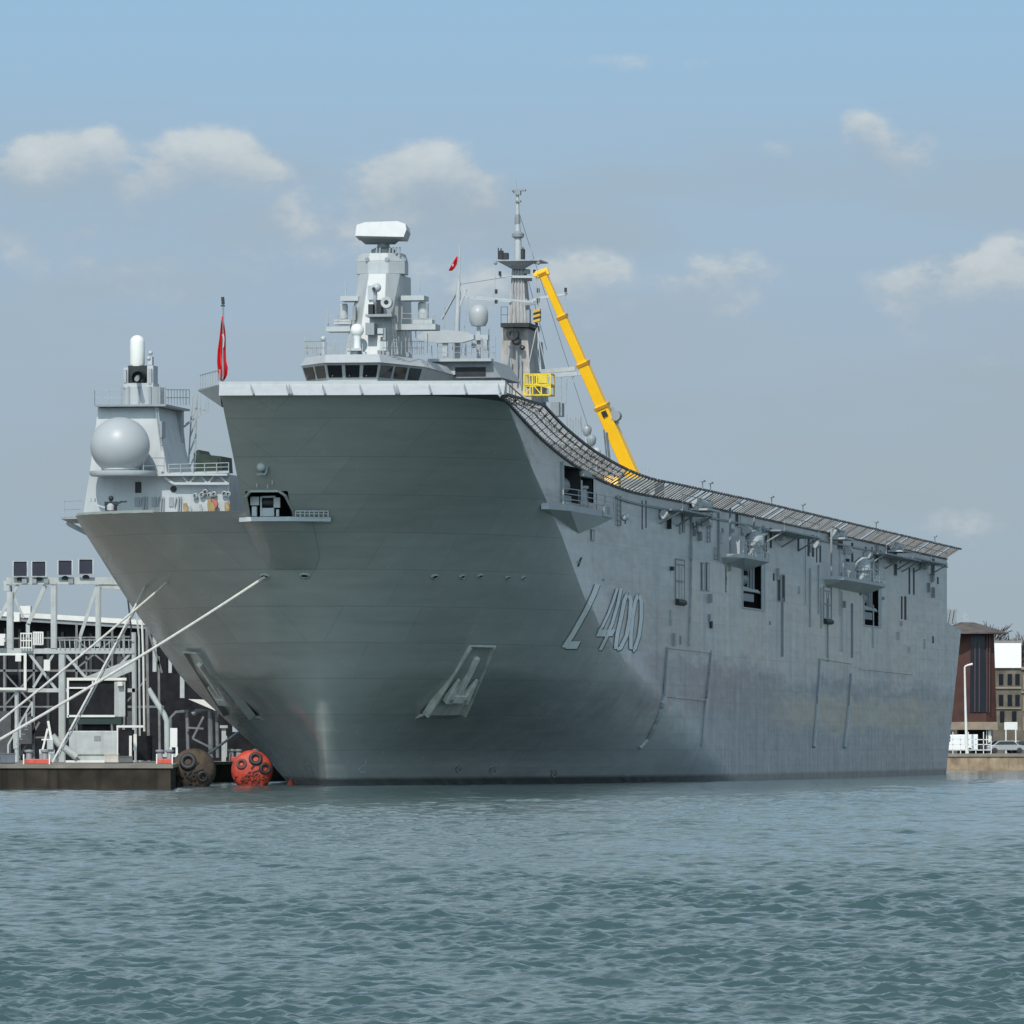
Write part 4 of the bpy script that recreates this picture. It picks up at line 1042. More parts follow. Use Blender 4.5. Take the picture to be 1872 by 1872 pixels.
one('control_platform', lambda mb: (pbox(mb, 634,636,660,641, ST-4,2.4), pbox(mb, 636,641,652,648, ST-3.6,1.6)), GREY, rt)
one('equipment_box', lambda mb: pbox(mb, 668,590,684,612, ST-3.0,1.2), GREYD, rt)
one('equipment_box', lambda mb: (pbox(mb, 694,624,706,641, ST-4,1.0), pbox(mb, 690,600,700,610, ST-3.0,.5)), WHITE, rt)
one('ladder', lambda mb: (pbar(mb, 722,648,716,570, ST-1.6,.06), pbar(mb, 727,648,721,570, ST-1.6,.06), [pbar(mb, 722-.5*k, 646-6.5*k, 727-.5*k, 646-6.5*k, ST-1.6,.04) for k in range(12)]), STEEL, rt)
for side, plats in (('a', ((622,541,655,550),(596,597,640,606))), ('b', ((733,540,775,549),(722,592,796,603)))):
    for q in plats: one('sensor_platform', lambda mb: pbox(mb, *q, ST, 2.2), WHITE, rt)
for x0, x1, y0, y1 in ((620,636,555,583),(764,784,552,583)):
    cyl = one('antenna_drum', lambda mb: mb.lathe(S((x0+x1)/2, y1, ST+1), [((x1-x0)/2/24.1,0),((x1-x0)/2/24.1,(y1-y0)/24.1-.1),((x1-x0)/2/24.1-.1,(y1-y0)/24.1),(0,(y1-y0)/24.1)], 18), GREY, rt)
    one('antenna_box', lambda mb: (pbox(mb, x0-10,y1+1,x1+6,y1+10, ST,1.5),), WHITE, rt)
for x, y0, y1 in ((632,515,541),(767,512,541),(600,568,597),(791,578,604),(735,560,640),(748,603,646),(742,605,646),(760,603,646)):
    one('antenna_rod', lambda mb: pbar(mb, x, y1, x, y0, ST+.6, .08), STEEL, rt)
rail([S(596,597,ST), S(640,597,ST)], h=.8, step=.7, parent=rt); rail([S(734,592,ST), S(795,592,ST)], h=.8, step=.7, parent=rt)

# ---- second bridge block, signal mast, domes
fc = one('flying_control', lambda mb: (pprism(mb, [(776,692),(780,664),(800,656),(896,658),(916,690)], 96, 10), ), GREYD)
one('window', lambda mb: pbox(mb, 794,672,812,688, 95.95,.3), DARK, fc)
one('window', lambda mb: pbox(mb, 832,671,888,688, 95.95,.3), DARK, fc)
one('roof_edge', lambda mb: (pbox(mb, 782,655,898,661, 95.2,1.2), pbox(mb, 815,678,832,685, 95.6,.3)), WHITE, fc)
rail([S(800,655,96), S(905,655,98)], h=.9, step=.8)
for k, x in enumerate((790,800,812,842,852,862,872,884,894,903)):
    one('whip_antenna', lambda mb: pbar(mb, x,656,x+(k%3)-1,632-(k*5)%9, 98, .05), STEEL)
sm = one('signal_mast', lambda mb: mb.tube([S(834,655,100), S(838,530,100), S(839,515,100)], [.24,.2,.16], 10), GREY)
one('topmast', lambda mb: mb.tube([S(839,515,100), S(841,447,100)], [.09,.05], 6), GREY, sm)
one('mast_stay', lambda mb: (pbar(mb, 838,528,808,583, 100,.14, s2=101), pbar(mb, 841,528,855,545, 100,.14), pbar(mb, 852,530,840,560, 100,.16), pbar(mb, 838,525,853,530, 100,.16)), GREY, sm)
one('yard', lambda mb: pbar(mb, 857,542,975,552, 108,.16), GREY, sm)
one('bar_radar', lambda mb: pprism(mb, [(762,615),(775,606),(812,603),(850,606),(866,612),(866,620),(845,626),(800,627),(770,622)], 97, .8), GREY)
one('radar_stand', lambda mb: pbar(mb, 814,626,814,652, 97.4,.4), GREY); one('radar_stand', lambda mb: pbar(mb, 836,624,836,655, 98.6,.36), GREY)
dm = one('satellite_dome', lambda mb: mb.lathe(S(875,590,99), [(.2,-.3),(.55,-.25),(.72,.1),(.76,.7)]+[(.76*math.cos(a*math.pi/12), .7+.76*math.sin(a*math.pi/12)) for a in range(1,7)], 22), RADOME)
one('dome_post', lambda mb: (pbar(mb, 875,598,875,655, 99,.28), pbox(mb, 868,612,892,622, 98.5,.8), pbox(mb, 884,620,890,640, 98.5,.6)), GREY, dm)
one('hanging_gear', lambda mb: (pbar(mb, 880,618,883,645, 98,.10), pbar(mb, 862,630,880,632, 98,.14), mb.ball(S(866,632,98), .2, 10)), STEEL)

# ---- funnel mast
SM = 130.0
mm = one('mast_base', lambda mb: mb.hexa([S(914,735,SM), S(972,735,SM), S(972,735,SM)+Vector((0,8,0)), S(914,735,SM)+Vector((0,8,0))], [S(918,600,SM+.5), S(964,600,SM+.5), S(964,600,SM+.5)+Vector((0,6,0)), S(918,600,SM+.5)+Vector((0,6,0))]), SOOT)
one('exhaust_casing', lambda mb: mb.hexa([S(968,735,SM+6), S(1003,735,SM+6), S(1003,735,SM+16), S(968,735,SM+16)], [S(966,618,SM+6), S(992,626,SM+6), S(992,626,SM+14), S(966,618,SM+14)]), mat('blue_grey_paint', (.30,.34,.37), .5, var=.06), mm)
one('mast_column', lambda mb: mb.hexa([S(928,597,SM+1), S(962,597,SM+1), S(962,597,SM+1)+Vector((0,3,0)), S(928,597,SM+1)+Vector((0,3,0))], [S(936,490,SM+1.4), S(957,490,SM+1.4), S(957,490,SM+1.4)+Vector((0,1.6,0)), S(936,490,SM+1.4)+Vector((0,1.6,0))]), SOOT, mm)
one('column_rib', lambda mb: [pbar(mb, x0,596,x1,492, SM+.95,.12, s2=SM+1.35) for x0, x1 in ((934,939),(942,943),(949,948),(956,953))], GREYD, mm)
one('mast_gallery', lambda mb: pbox(mb, 915,590,967,598, SM-.6,6), DARK, mm)
rail([S(916,590,SM-.5), S(928,590,SM-.5)], h=1.3, step=.3, parent=mm, ma=NETD)
one('exhaust_pipe', lambda mb: (mb.lathe(S(936,611,SM-1.2), [(.2,.05),(.35,0),(.5,.0),(.5,.9),(.3,1.2)], 16, axis=(0,1,0)), mb.lathe(S(943,623,SM-.9), [(.2,0),(.36,.1),(.36,.6)], 12, axis=(0,1,0)), mb.lathe(S(954,635,SM-.5), [(.1,0),(.2,.1),(.2,.5)], 10, axis=(0,1,0))), DARK, mm)
one('mast_pipe', lambda mb: [pbar(mb, *q, SM-.25, .16) for q in ((931,632,929,655),(929,655,922,690),(945,640,945,700),(952,650,953,705),(934,655,934,720))], GREYD, mm)
one('crows_nest', lambda mb: mb.hexa([S(936,492,SM+1), S(958,492,SM+1), S(958,492,SM+3), S(936,492,SM+3)], [S(908,477,SM), S(984,477,SM), S(984,477,SM+4), S(908,477,SM+4)]), GREYD, mm)
one('nest_deck', lambda mb: pbox(mb, 907,474,987,477.2, SM-.1,4.4), STEEL, mm)
one('nest_gear', lambda mb: (pbox(mb, 912,458,919,474, SM+.5,.5), pbar(mb, 911,474,911,453, SM+.5,.08), pbar(mb, 916,474,916,454, SM+.5,.10), pbox(mb, 920,462,928,474, SM+.5,.7), pbox(mb, 952,455,958,474, SM+.5,.6), pbar(mb, 956,474,956,452, SM+.5,.10)), DARK, mm)
one('nest_hook', lambda mb: (mb.ball(S(906,481,SM), .16, 8), mb.ball(S(984,481,SM), .16, 8)), GREYD, mm)
one('pole_mast', lambda mb: mb.tube([S(947,490,SM+2), S(947,440,SM+2), S(946,395,SM+2), S(946,350,SM+2)], [.36,.28,.17,.12], 10), GREY, mm)
one('pole_drum', lambda mb: (mb.lathe(S(947,433,SM+2), [(.2,-.2),(.5,0),(.52,.25),(.2,.5)], 16), mb.lathe(S(946,412,SM+2), [(.18,0),(.26,.3),(.18,.9)], 12)), GREYD, mm)
one('pole_cap', lambda mb: (pbox(mb, 935,346,960,349, SM+1.7,.6), pbox(mb, 941,349,951,356, SM+1.7,.6), pbox(mb, 942,366,951,369, SM+1.7,.6), pbar(mb, 945,346,943,328, SM+2,.04), pbar(mb, 937,349,940,353, SM+2,.08)), GREYD, mm)
one('stay_wire', lambda mb: (pbar(mb, 950,372,976,478, SM+2,.03), pbar(mb, 905,505,896,600, SM,.03), pbar(mb, 1034,545,1036,600, SM,.04)), STEEL, mm)
for q in ((914,506,980,506),(860,545,935,551),(964,553,985,545),(985,545,1037,537)):
    one('yard', lambda mb: pbar(mb, *q, SM+1, .20 if q[0] > 900 else .16), GREY, mm)
one('yard_bracket', lambda mb: (pbar(mb, 960,555,983,553, SM+1,.30), pbar(mb, 962,546,962,560, SM+1, .2)), GREYD, mm)
for x, y in ((914,500),(907,533),(907,551),(977,497),(984,531),(984,549),(1034,530)):
    one('yard_lamp', lambda mb: pbar(mb, x,y-4,x,y+4, SM+.8,.20), DARK, mm)
one('halyard', lambda mb: [pbar(mb, *q, SM+1,.04) for q in ((980,505,981,585),(983,548,986,600),(1034,540,1034,590),(906,500,904,560))], STEEL, mm)
one('side_equipment', lambda mb: (pbox(mb, 958,492,967,500, SM+1.4,.8), pbox(mb, 958,503,970,513, SM+1.4,.9), pbox(mb, 960,565,968,592, SM+1.2,.8)), GREYD, mm)
for q in ((940,683,1052,674),(968,690,1066,682)):
    one('boom_yard', lambda mb: pbar(mb, *q, SM+4, .28, .34), WHITE, mm)
one('yard_drop', lambda mb: [pbar(mb, *q, SM+4,.09) for q in ((1049,676,1048,700),(1049,668,1049,676),(1026,690,1026,760),(1036,692,1034,740))], STEEL, mm)
one('boom_prop', lambda mb: (pbar(mb, 986,600,983,640, SM+3,.10), pbar(mb, 981,640,988,680, SM+3,.12), pbar(mb, 922,692,918,700, SM,.3)), GREY, mm)
one('roof_cluster', lambda mb: (pbox(mb, 1006,735,1022,760, 150,3),), GREYD)
# after end of the island: domes and whips
for x, y, r, dk in ((1073,785,.42,0),(1081,803,.44,1),(1090,826,.40,2)):
    d_ = one('small_dome', lambda mb: mb.lathe(S(x,y,166), [(.15,-.6),(r*.8,-.42),(r,-.05)]+[(r*math.cos(a*math.pi/10), r*math.sin(a*math.pi/10)) for a in range(1,6)], 16), (STEEL, GREYD, WHITE)[dk])
    one('dome_post', lambda mb: pbar(mb, x,y+9,x,y+60, 166,.2), GREY, d_)
for k, x in enumerate((1036,1042,1047,1052,1057,1062)):
    one('whip_antenna', lambda mb: pbar(mb, x,800,x,758+(k*5)%11, 160, .10), GREYD)
one('deck_antenna', lambda mb: (pbar(mb, 1179,872,1179,856, 90,.06), pbar(mb, 1173,862,1185,862, 90,.05), pbar(mb, 1173,862,1173,856, 90,.05), pbar(mb, 1185,862,1185,856, 90,.05)), STEEL)
for x, y, s in ((1245,890,62),(1270,897,66),(1417,915,100),(1462,945,120),(1608,964,172),(1694,1000,220)):
    p = Vector((side_p(s)+1.2, s, zdeck(s)+.95))
    one('deck_edge_light', lambda mb: (mb.bar(p, p+Vector((0,0,.7)), .08), mb.box(p+Vector((-.15,-.6,.6)), p+Vector((.15,.6,.72)))), STEEL)
for s in (66, 150, 194):
    p = Vector((side_p(s)+.6, s, zdeck(s)+.3)); 
    one('liferaft_rack', lambda mb: (mb.box((side_p(s)+.05, s-3, zdeck(s)-.5), (side_p(s)+1.5, s+3, zdeck(s)-.35)), mb.tube([p+Vector((0,-2.8,-.3)), p+Vector((0,2.4,-.3))], .42, 10)), GREY)

rg = random.Random(21)
for i in range(44):
    ss = rg.uniform(40, 238); z = rg.uniform(15.2, 19.2) if i % 3 else rg.uniform(9.5, 15); t = side_p(ss)
    w_, h_ = rg.uniform(.25,.9), rg.uniform(.25,1.1)
    one('junction_box', lambda mb: mb.box((t-.05, ss, z), (t+rg.uniform(.08,.3), ss+w_, z+h_)), rg.choice((GREY, GREYD, DARK, STEEL)))
for i in range(10):
    ss = rg.uniform(45, 236); z = rg.uniform(13.5, 18.6); t = side_p(ss)
    one('downpipe', lambda mb: mb.tube([(t+.08, ss, z+rg.uniform(.8,1.8)), (t+.08, ss, z-rg.uniform(1,4.5))], rg.uniform(.04,.09), 6), rg.choice((GREYD, STEEL, GREY)))
for i in range(9):
    ss = 50+i*21+rg.uniform(-4,4); t = side_p(ss)
    one('liferaft_canister', lambda mb: mb.tube([(t+.35, ss, 19.2), (t+.35, ss+1.5, 19.2)], .33, 10), WHITE if i % 2 else GREY)
for q in ((840,520,100,936,505,131),(946,380,132,1075,780,165),(946,440,132,1000,640,140),(857,542,108,842,655,100)):
    one('antenna_wire', lambda mb: mb.bar(S(q[0],q[1],q[2]), S(q[3],q[4],q[5]), .035), STEEL)
for x, y0, y1, s_ in ((640,646,630,80),(662,646,628,79),(728,646,615,83),(716,650,625,80),(556,646,615,82),(781,646,610,86),(812,600,560,98),(827,640,590,99),(850,650,612,99),(893,655,600,101),(905,655,615,101)):
    one('whip_antenna', lambda mb: pbar(mb, x,y0,x+1,y1, s_, .05), STEEL)
for x, y, s_, w_, h_ in ((634,655,77.6,6,5),(663,655,74.0,5,4),(706,655,75.6,6,5),(742,656,79,6,4),(580,657,76.0,5,4)):
    one('roof_fitting', lambda mb: pbox(mb, x,y-12,x+w_,y-12+h_+4, s_+2,.5), rg.choice((GREY, GREYD, WHITE)))
for q in ((700,600,705,622),(644,560,650,585),(722,560,728,590),(690,640,697,648)):
    one('tower_vent', lambda mb: pbox(mb, *q, ST-2.75 if 652 < q[0] < 702 else ST-.9, .6), GREYD)
for q in ((190,770,196,792),(275,850,281,864),(292,770,296,800)):
    one('tower_vent', lambda mb: pbox(mb, *q, sT-.02, 1.2), GREYD)
one('ladder', lambda mb: (pbar(mb, 284,742,300,864, sT+.6,.05), pbar(mb, 288,742,304,864, sT+.6,.05), [pbar(mb, 284+16*k/24, 742+122*k/24, 288+16*k/24, 742+122*k/24, sT+.6,.035) for k in range(25)]), STEEL)

# ================================================================== everything that is not the ship
def LW(v): return ROOT + ROT @ Vector(v)
class Thing:
    """a top-level Empty at the thing's base; parts are given in world (or ship) coordinates"""
    def __init__(s, name, base, label, cat, group=None, on_ship=False):
        s.base = Vector(base)
        s.o = empty(name, LW(base) if on_ship else s.base, -TH if on_ship else 0.0); tag(s.o, label, cat, group)
    def part(s, name, fn, ma, parent=None, **k):
        mb = MB(); fn(mb); mb.v = [tuple(Vector(v)-s.base) for v in mb.v]
        return mb.build(name, ma, parent or s.o, **k)
def solo(name, fn, ma, base, label, cat, group=None, on_ship=False, **k):
    mb = MB(); fn(mb); base = Vector(base); mb.v = [tuple(Vector(v)-base) for v in mb.v]
    o = mb.build(name, ma, None, **k); o.location = LW(base) if on_ship else base
    if on_ship: o.rotation_euler = (0, 0, -TH)
    return tag(o, label, cat, group)

# ---- crane on the flight deck
ZD = 20.4
cb = Vector((S(1175,910,100).x, 100, ZD))
cr = Thing('mobile_crane', cb, 'yellow telescopic mobile crane with its boom raised behind the deck edge net', 'crane', on_ship=True)
P0 = S(1172, 904, 100); P1 = S(992, 499, 97)
def on_boom(y):                                     # point of the boom at a photo row
    k = (y-904)/(499-904); return P0.lerp(P1, k)
segs = [(904,742,.98),(742,664,.84),(664,578,.70),(578,499,.56)]
for a, b, w in segs:
    sec = cr.part('boom_section', lambda mb: mb.bar(on_boom(a), on_boom(b-3), w, w*1.05, up=(0,1,.3)), YEL, bevel=.05)
    cr.part('collar', lambda mb: mb.bar(on_boom(b+4), on_boom(b-1), w*1.16, w*1.2, up=(0,1,.3)), mat('dark_yellow', (.42,.20,.01), .5), sec)
cr.part('boom_head', lambda mb: (mb.bar(S(980,503,97), S(1003,495,97), .45, .55), mb.bar(S(979,499,96.8), S(979,506,96.8), .3)), YEL, bevel=.04)
cr.part('boom_winch', lambda mb: (mb.tube([on_boom(760)+Vector((.75,-.5,0)), on_boom(760)+Vector((.75,.6,0))], .42, 12), mb.bar(on_boom(775)+Vector((.6,0,0)), on_boom(745)+Vector((.7,0,0)), .25)), GREYD)
cr.part('boom_recess', lambda mb: mb.bar(on_boom(762)+Vector((.02,-.57,0)), on_boom(752)+Vector((.02,-.57,0)), .4, .1, up=(0,1,0)), DARK)
cr.part('lift_cylinder', lambda mb: (mb.tube([S(1109,790,95), S(1117,868,97)], .10, 8), mb.tube([S(1104,785,95), S(1112,868,97)], .06, 6)), STEEL)
cr.part('turret', lambda mb: (mb.box((cb.x-1.4, 97.6, ZD+1.5), (cb.x+1.3, 103, ZD+3.0)), mb.lathe((cb.x, 100, ZD+1.2), [(1.1,0),(1.1,.35)], 18)), GREYD, bevel=.08)
cr.part('cab', lambda mb: mb.hexa([(cb.x-2.6,96.5,ZD+1.5),(cb.x-1.5,96.5,ZD+1.5),(cb.x-1.5,98.6,ZD+1.5),(cb.x-2.6,98.6,ZD+1.5)], [(cb.x-2.6,97.0,ZD+3.2),(cb.x-1.5,97.0,ZD+3.2),(cb.x-1.5,98.6,ZD+3.2),(cb.x-2.6,98.6,ZD+3.2)]), YEL, bevel=.06)
cr.part('carrier', lambda mb: (mb.box((cb.x-1.3, 94, ZD+.6), (cb.x+1.3, 106, ZD+1.2)), mb.box((cb.x-1.3, 92.5, ZD+.6), (cb.x+1.3, 94.4, ZD+2.1))), GREYD, bevel=.06)
for sx in (-1.05, 1.05):
    for yy in (94.6, 96.2, 101.5, 103.1, 104.7):
        cr.part('wheel', lambda mb: mb.lathe((cb.x+sx-.2, yy, ZD+.6), [(0,0),(.35,0),(.6,.03),(.6,.37),(.35,.4),(0,.4)], 16, axis=(1,0,0)), BLACK)
for xa, xb in ((980,981),(984,985)):
    cr.part('hoist_rope', lambda mb: mb.bar(S(xa,505,96.9), S(xb,568,96.9), .05), STEEL)
hk = Thing('hook_block', S(982,592,96.9), 'yellow and black striped hook block hanging from the crane boom tip', 'hook block', on_ship=True)
def stripes(mb):
    a, b = S(976,568,96.9), S(988,590,96.9); n = 5
    for i in range(n):
        mb.m = i % 2; z0 = b.z+(a.z-b.z)*i/n; z1_ = b.z+(a.z-b.z)*(i+1)/n
        mb.hexa([(a.x,96.6,z0),(b.x,96.6,z0+.14),(b.x,97.2,z0+.14),(a.x,97.2,z0)], [(a.x,96.6,z1_),(b.x,96.6,z1_+.14),(b.x,97.2,z1_+.14),(a.x,97.2,z1_)])
hk.part('block', stripes, [mat('hook_yellow', (.62,.36,.02), .5), DARK])
hk.part('hook', lambda mb: mb.tube([S(981,590,96.9), S(981,596,96.9), S(979,600,96.9), S(976,598,96.9)], .11, 8), DARK)
for a, b in (((981,598),(963,684)),((981,598),(1000,682)),((982,598),(990,686))):
    hk.part('sling', lambda mb: mb.bar(S(*a,96.9), S(*b,96.9), .06), WHITE)
# suspended work basket
bb = S(982,734,96.9)
bk = Thing('work_basket', bb, 'yellow steel work basket slung under the crane hook above the ramp net', 'work basket', on_ship=True)
x0, x1 = S(958,700,96).x, S(1006,700,96).x; z0, zm, zt_ = S(980,722,96).z, S(980,703,96).z, S(980,684,96).z
bk.part('cage', lambda mb: ([mb.bar((x, y, z0), (x, y, zt_), .10) for x in (x0, x0+(x1-x0)*.33, x0+(x1-x0)*.66, x1) for y in (96, 98)], [mb.bar((x0, y, z), (x1, y, z), .10) for y in (96, 98) for z in (z0, zm, zt_)], [mb.bar((x, 96, z), (x, 98, z), .10) for x in (x0, x1) for z in (z0, zm, zt_)], [mb.bar((x0+(x1-x0)*k/10, 96, zm), (x0+(x1-x0)*k/10, 96, zt_-.1), .04) for k in range(11)], mb.bar((x0,96,z0),(x0+.7,96,zm),.07), mb.bar((x0+.7,96,zm),(x0+1.4,96,z0),.07)), YELD)
bk.part('floor', lambda mb: mb.box((x0, 96, zm-.16), (x1, 98, zm-.06)), YELD)
bk.part('guard_panel', lambda mb: (mb.hexa([(x0+.9,95.93,zm-.05),(x1,95.93,zm-.35),(x1,95.98,zm-.35),(x0+.9,95.98,zm-.05)], [(x0+.9,95.93,zm+.12),(x1,95.93,zm-.12),(x1,95.98,zm-.12),(x0+.9,95.98,zm+.12)]), mb.box((x1-.95,95.9,zm+.1),(x1-.25,96.05,zt_-.1))), YELD)

# ---- flags
js = one('jackstaff', lambda mb: mb.tube([S(407,704,-17), S(408,620,-17), S(408,543,-17)], [.09,.07,.05], 8), GREYD)
one('jack_lamp', lambda mb: (pbar(mb, 408,556,407,543, -17,.18), pbar(mb, 404,559,411,559, -17,.1)), DARK, js)
def cloth(profile, s, depth):
    """hanging cloth: rows of (y, x_left, x_right); folds run down it"""
    mb = MB(); mb.smooth = True; n = 14; rows = []
    for y, xa, xb in profile:
        rows.append([S(xa+(xb-xa)*i/n, y, s)+Vector((0, depth*math.sin(i*1.35+y*.013), 0)) for i in range(n+1)])
    vs = [p for r_ in rows for p in r_]; w = n+1
    mb.add(vs, [(a*w+i, a*w+i+1, (a+1)*w+i+1, (a+1)*w+i) for a in range(len(rows)-1) for i in range(n)]); return mb
def flag(profile, s, depth, label, cat='flag', emblem=None):
    mb = cloth(profile, s, depth); base = S(profile[0][2], profile[0][0], s); mb.v = [tuple(Vector(v)-base) for v in mb.v]
    o = mb.build('flag', RED, None, angle=R(80)); o.location = LW(base); o.rotation_euler = (0,0,-TH)
    sd = o.modifiers.new('thickness', 'SOLIDIFY'); sd.thickness = .015; tag(o, label, cat, 'red flags on the ship')
    if emblem:
        m2 = MB(); q = [S(x, y, s)+Vector((0,-depth-.05,0))-base for x, y in emblem]; n = len(q)//2
        m2.hexa(q, [p+Vector((0,.02,0)) for p in q]); m2.build('crescent', WHITE, o)
    return o
flag([(578,406,408),(590,404,409),(605,402,411),(620,400,412),(640,397,412),(660,396,413),(672,397,416),(685,399,415),(696,400,409)], -17, .16, 'limp red flag hanging furled on the staff at the bow lip', emblem=[(407,612),(410,610),(411.5,620),(410.5,634),(408.5,637),(409.5,622)])
flag([(469,834,837),(476,830,836),(483,826,835),(490,822,831),(495,820,826)], 99.8, .10, 'small red flag flying high on the slim pole mast', emblem=[(827,484),(829,481.5),(830,485),(828,488)])

# ---- quay on the left
ZQ = 1.5
CON = mat('stained_concrete', (.040,.033,.025), .9, var=.5, scale=.5, spec=.15, streak=.9, stain=(.012,.011,.009,1), bump=.4)
CONT = mat('pale_concrete', (.20,.18,.15), .85, var=.25, scale=.6, bump=.3)
c0 = W(312, 1400, 492); c1 = LW((-17.9, 41, 0)); c2 = LW((-17.9, 340, 0))
poly = [Vector((-330, 492, 0)), Vector((c0.x, 492, 0)), Vector((c1.x, c1.y, 0)), Vector((c2.x, c2.y, 0)), Vector((-330, c2.y, 0))]
mb = MB(); mb.hexa([p+Vector((0,0,-2)) for p in poly], [p+Vector((0,0,ZQ-.22)) for p in poly]); o = mb.build('quay_wall', CON); tag(o, 'dark stained concrete quay wall at the left below the gantry', 'quay wall')
mb = MB(); e = [(-.12, 0), (.18, -.15)]
pc = [p+Vector((0,0,ZQ-.217)) for p in poly]; pc[0] += Vector((0,-.12,0)); pc[1] += Vector((.14,-.12,0)); pc[2] += Vector((.14,-.05,0)); pc[3] += Vector((.14,0,0))
mb.hexa(pc, [p+Vector((0,0,.22)) for p in pc]); tag(mb.build('quay_apron', CONT), 'pale concrete top of the left quay', 'ground', kind='structure')

PALE = mat('pale_grey_steel', (.40,.43,.42), .5, var=.12, streak=.35, stain=(.20,.17,.13,1))
CHAR = mat('charcoal_cladding', (.012,.013,.015), .7, var=.4, streak=.3, spec=.15)
CHAR2 = mat('dark_machinery', (.010,.0105,.013), .6, var=.6, spec=.2)
WST = mat('bright_white_steel', (.66,.66,.62), .5, var=.06)
REDP = mat('red_bollard_paint', (.50,.075,.045), .55, var=.2, scale=4)
# shed behind
sh = Thing('quay_shed', (W(150,0,650).x, 650, ZQ), 'long dark shed with a sloping pale roof edge behind the gantry', 'shed')
def shw(mb):
    a, b = W(-420,1098,650), W(300,1143,650); mb.hexa([(a.x,650,ZQ),(b.x,650,ZQ),(b.x,690,ZQ),(a.x,690,ZQ)], [(a.x,650,a.z),(b.x,650,b.z),(b.x,690,b.z),(a.x,690,a.z)])
sh.part('wall', shw, CHAR)
sh.part('roof', lambda mb: mb.hexa([W(-425,1100,648.6), W(303,1145,648.6), W(303,1145,648.6)+Vector((0,44,0)), W(-425,1100,648.6)+Vector((0,44,0))], [W(-425,1091,648.6), W(303,1136,648.6), W(303,1136,648.6)+Vector((0,44,0)), W(-425,1091,648.6)+Vector((0,44,0))]), WST)
sh.part('gutter', lambda mb: mb.bar(W(-425,1104,648.9), W(303,1148,648.9), .3, .34), GREYD)
for x in range(-380, 290, 26):
    sh.part('cladding_post', lambda mb: mb.bar(W(x,1392,649.9), W(x,1108+(x+420)*.062+14,649.9), .22), mat('dim_post', (.03,.033,.037), .6))
for x, y in ((2,1165),(28,1128),(48,1114)):
    sh.part('roof_vent', lambda mb: mb.box(W(x-9,y+9,647), W(x+9,y-6,646)+Vector((0,-1,0))), WST)

# gantry
G = 575.0
def gb(mb, x0, y0, x1, y1, w, dd=0.0): mb.bar(W(x0,y0,G+dd), W(x1,y1,G+dd), w/25.9, None); return mb
ga = Thing('linkspan_gantry', (W(110,0,G).x, G, ZQ), 'pale steel gantry frame with four square floodlights on its top beam', 'gantry')
ga.part('top_beam', lambda mb: (gb(mb, 12,1062,222,1062,13), gb(mb, 12,1062,12,1080,10), gb(mb, 180,1072,232,1074,8)), PALE)
for q in ((18,1082,18,1186,11),(98,1066,98,1186,10),(179,1072,179,1182,8.5),(113,1196,113,1393,11),(244,1156,246,1393,7),(30,1262,30,1393,6)):
    cl_ = ga.part('column', lambda mb: gb(mb, *q), PALE)
    ga.part('column_shade', lambda mb: mb.bar(W(q[0]+q[4]/2,q[1],G-.12), W(q[2]+q[4]/2,q[3],G-.12), .10, .3), GREYD, cl_)  # dark strip added as each column's shaded right side
for q in ((33,1068,0,1127,6),(25,1088,43,1130,4),(83,1070,51,1142,7),(51,1140,51,1186,7),(178,1070,147,1162,6),(147,1160,146,1186,5),(53,1194,104,1262,5),(100,1192,61,1257,4.5),(118,1194,172,1256,5),(239,1194,186,1252,4.5),(0,1127,-60,1230,6)):
    ga.part('brace', lambda mb: gb(mb, *q), PALE)
ga.part('mid_beam', lambda mb: gb(mb, -200,1190,247,1190,10), PALE)
ga.part('lower_beam', lambda mb: gb(mb, -200,1262,247,1262,7), PALE)
for x, y in ((37,1040),(71,1040),(119,1038),(157,1036)):
    fl = ga.part('floodlight', lambda mb: mb.hexa([W(x-12,y+13,G-.6), W(x+12,y+13,G-.6), W(x+12,y+13,G-.2), W(x-12,y+13,G-.2)], [W(x-12.5,y-13,G-.35), W(x+12,y-13,G-.35), W(x+12,y-13,G), W(x-12.5,y-13,G)]), mat('floodlight_glass', (.006,.011,.026), .4, var=.2, spec=.15))
    ga.part('lamp_frame', lambda mb: (mb.bar(W(x-13,y+14,G-.6), W(x-13,y-14,G-.4), .07), mb.bar(W(x+13,y+14,G-.6), W(x+13,y-14,G-.4), .07), mb.bar(W(x-13,y-14,G-.4), W(x+13,y-14,G-.4), .07), mb.bar(W(x-13,y+14,G-.6), W(x+13,y+14,G-.6), .07)), STEEL, fl)
    ga.part('lamp_yoke', lambda mb: (mb.bar(W(x,y+13,G-.3), W(x,y+22,G), .28), mb.bar(W(x-6,y+19,G-.3), W(x+6,y+19,G-.3), .2)), DARK, fl)
ga.part('beam_fittings', lambda mb: [mb.box(W(x-5,1067,G-.5), W(x+4,1058,G-.3)) for x in (45,63,85,130)], GREYD)
ga.part('walkway_rail', lambda mb: [gb(mb, x,1186,x,1157,1.6, -.5) for x in range(38, 60, 5)]+[gb(mb, 37,y,58,y,2.4, -.5) for y in (1158,1171,1184)], WST)
ga.part('grille_panel', lambda mb: [gb(mb, x,1178,x,1156,3, -.4) for x in range(62, 80, 4)]+[gb(mb, 60,y,79,y,2.4, -.4) for y in (1156,1178)], WST)
ga.part('window_frame', lambda mb: (gb(mb, -80,1196,47,1196,4, -.4), gb(mb, 46,1194,46,1262,5, -.4), gb(mb, -80,1259,47,1259,4, -.4)), WST)
for q in ((28,1198,39,1209),(80,1206,92,1226),(-6,1166,8,1180)):
    ga.part('control_box', lambda mb: mb.box(W(q[0],q[3],G-.9), W(q[2],q[1],G-.5)), WST)
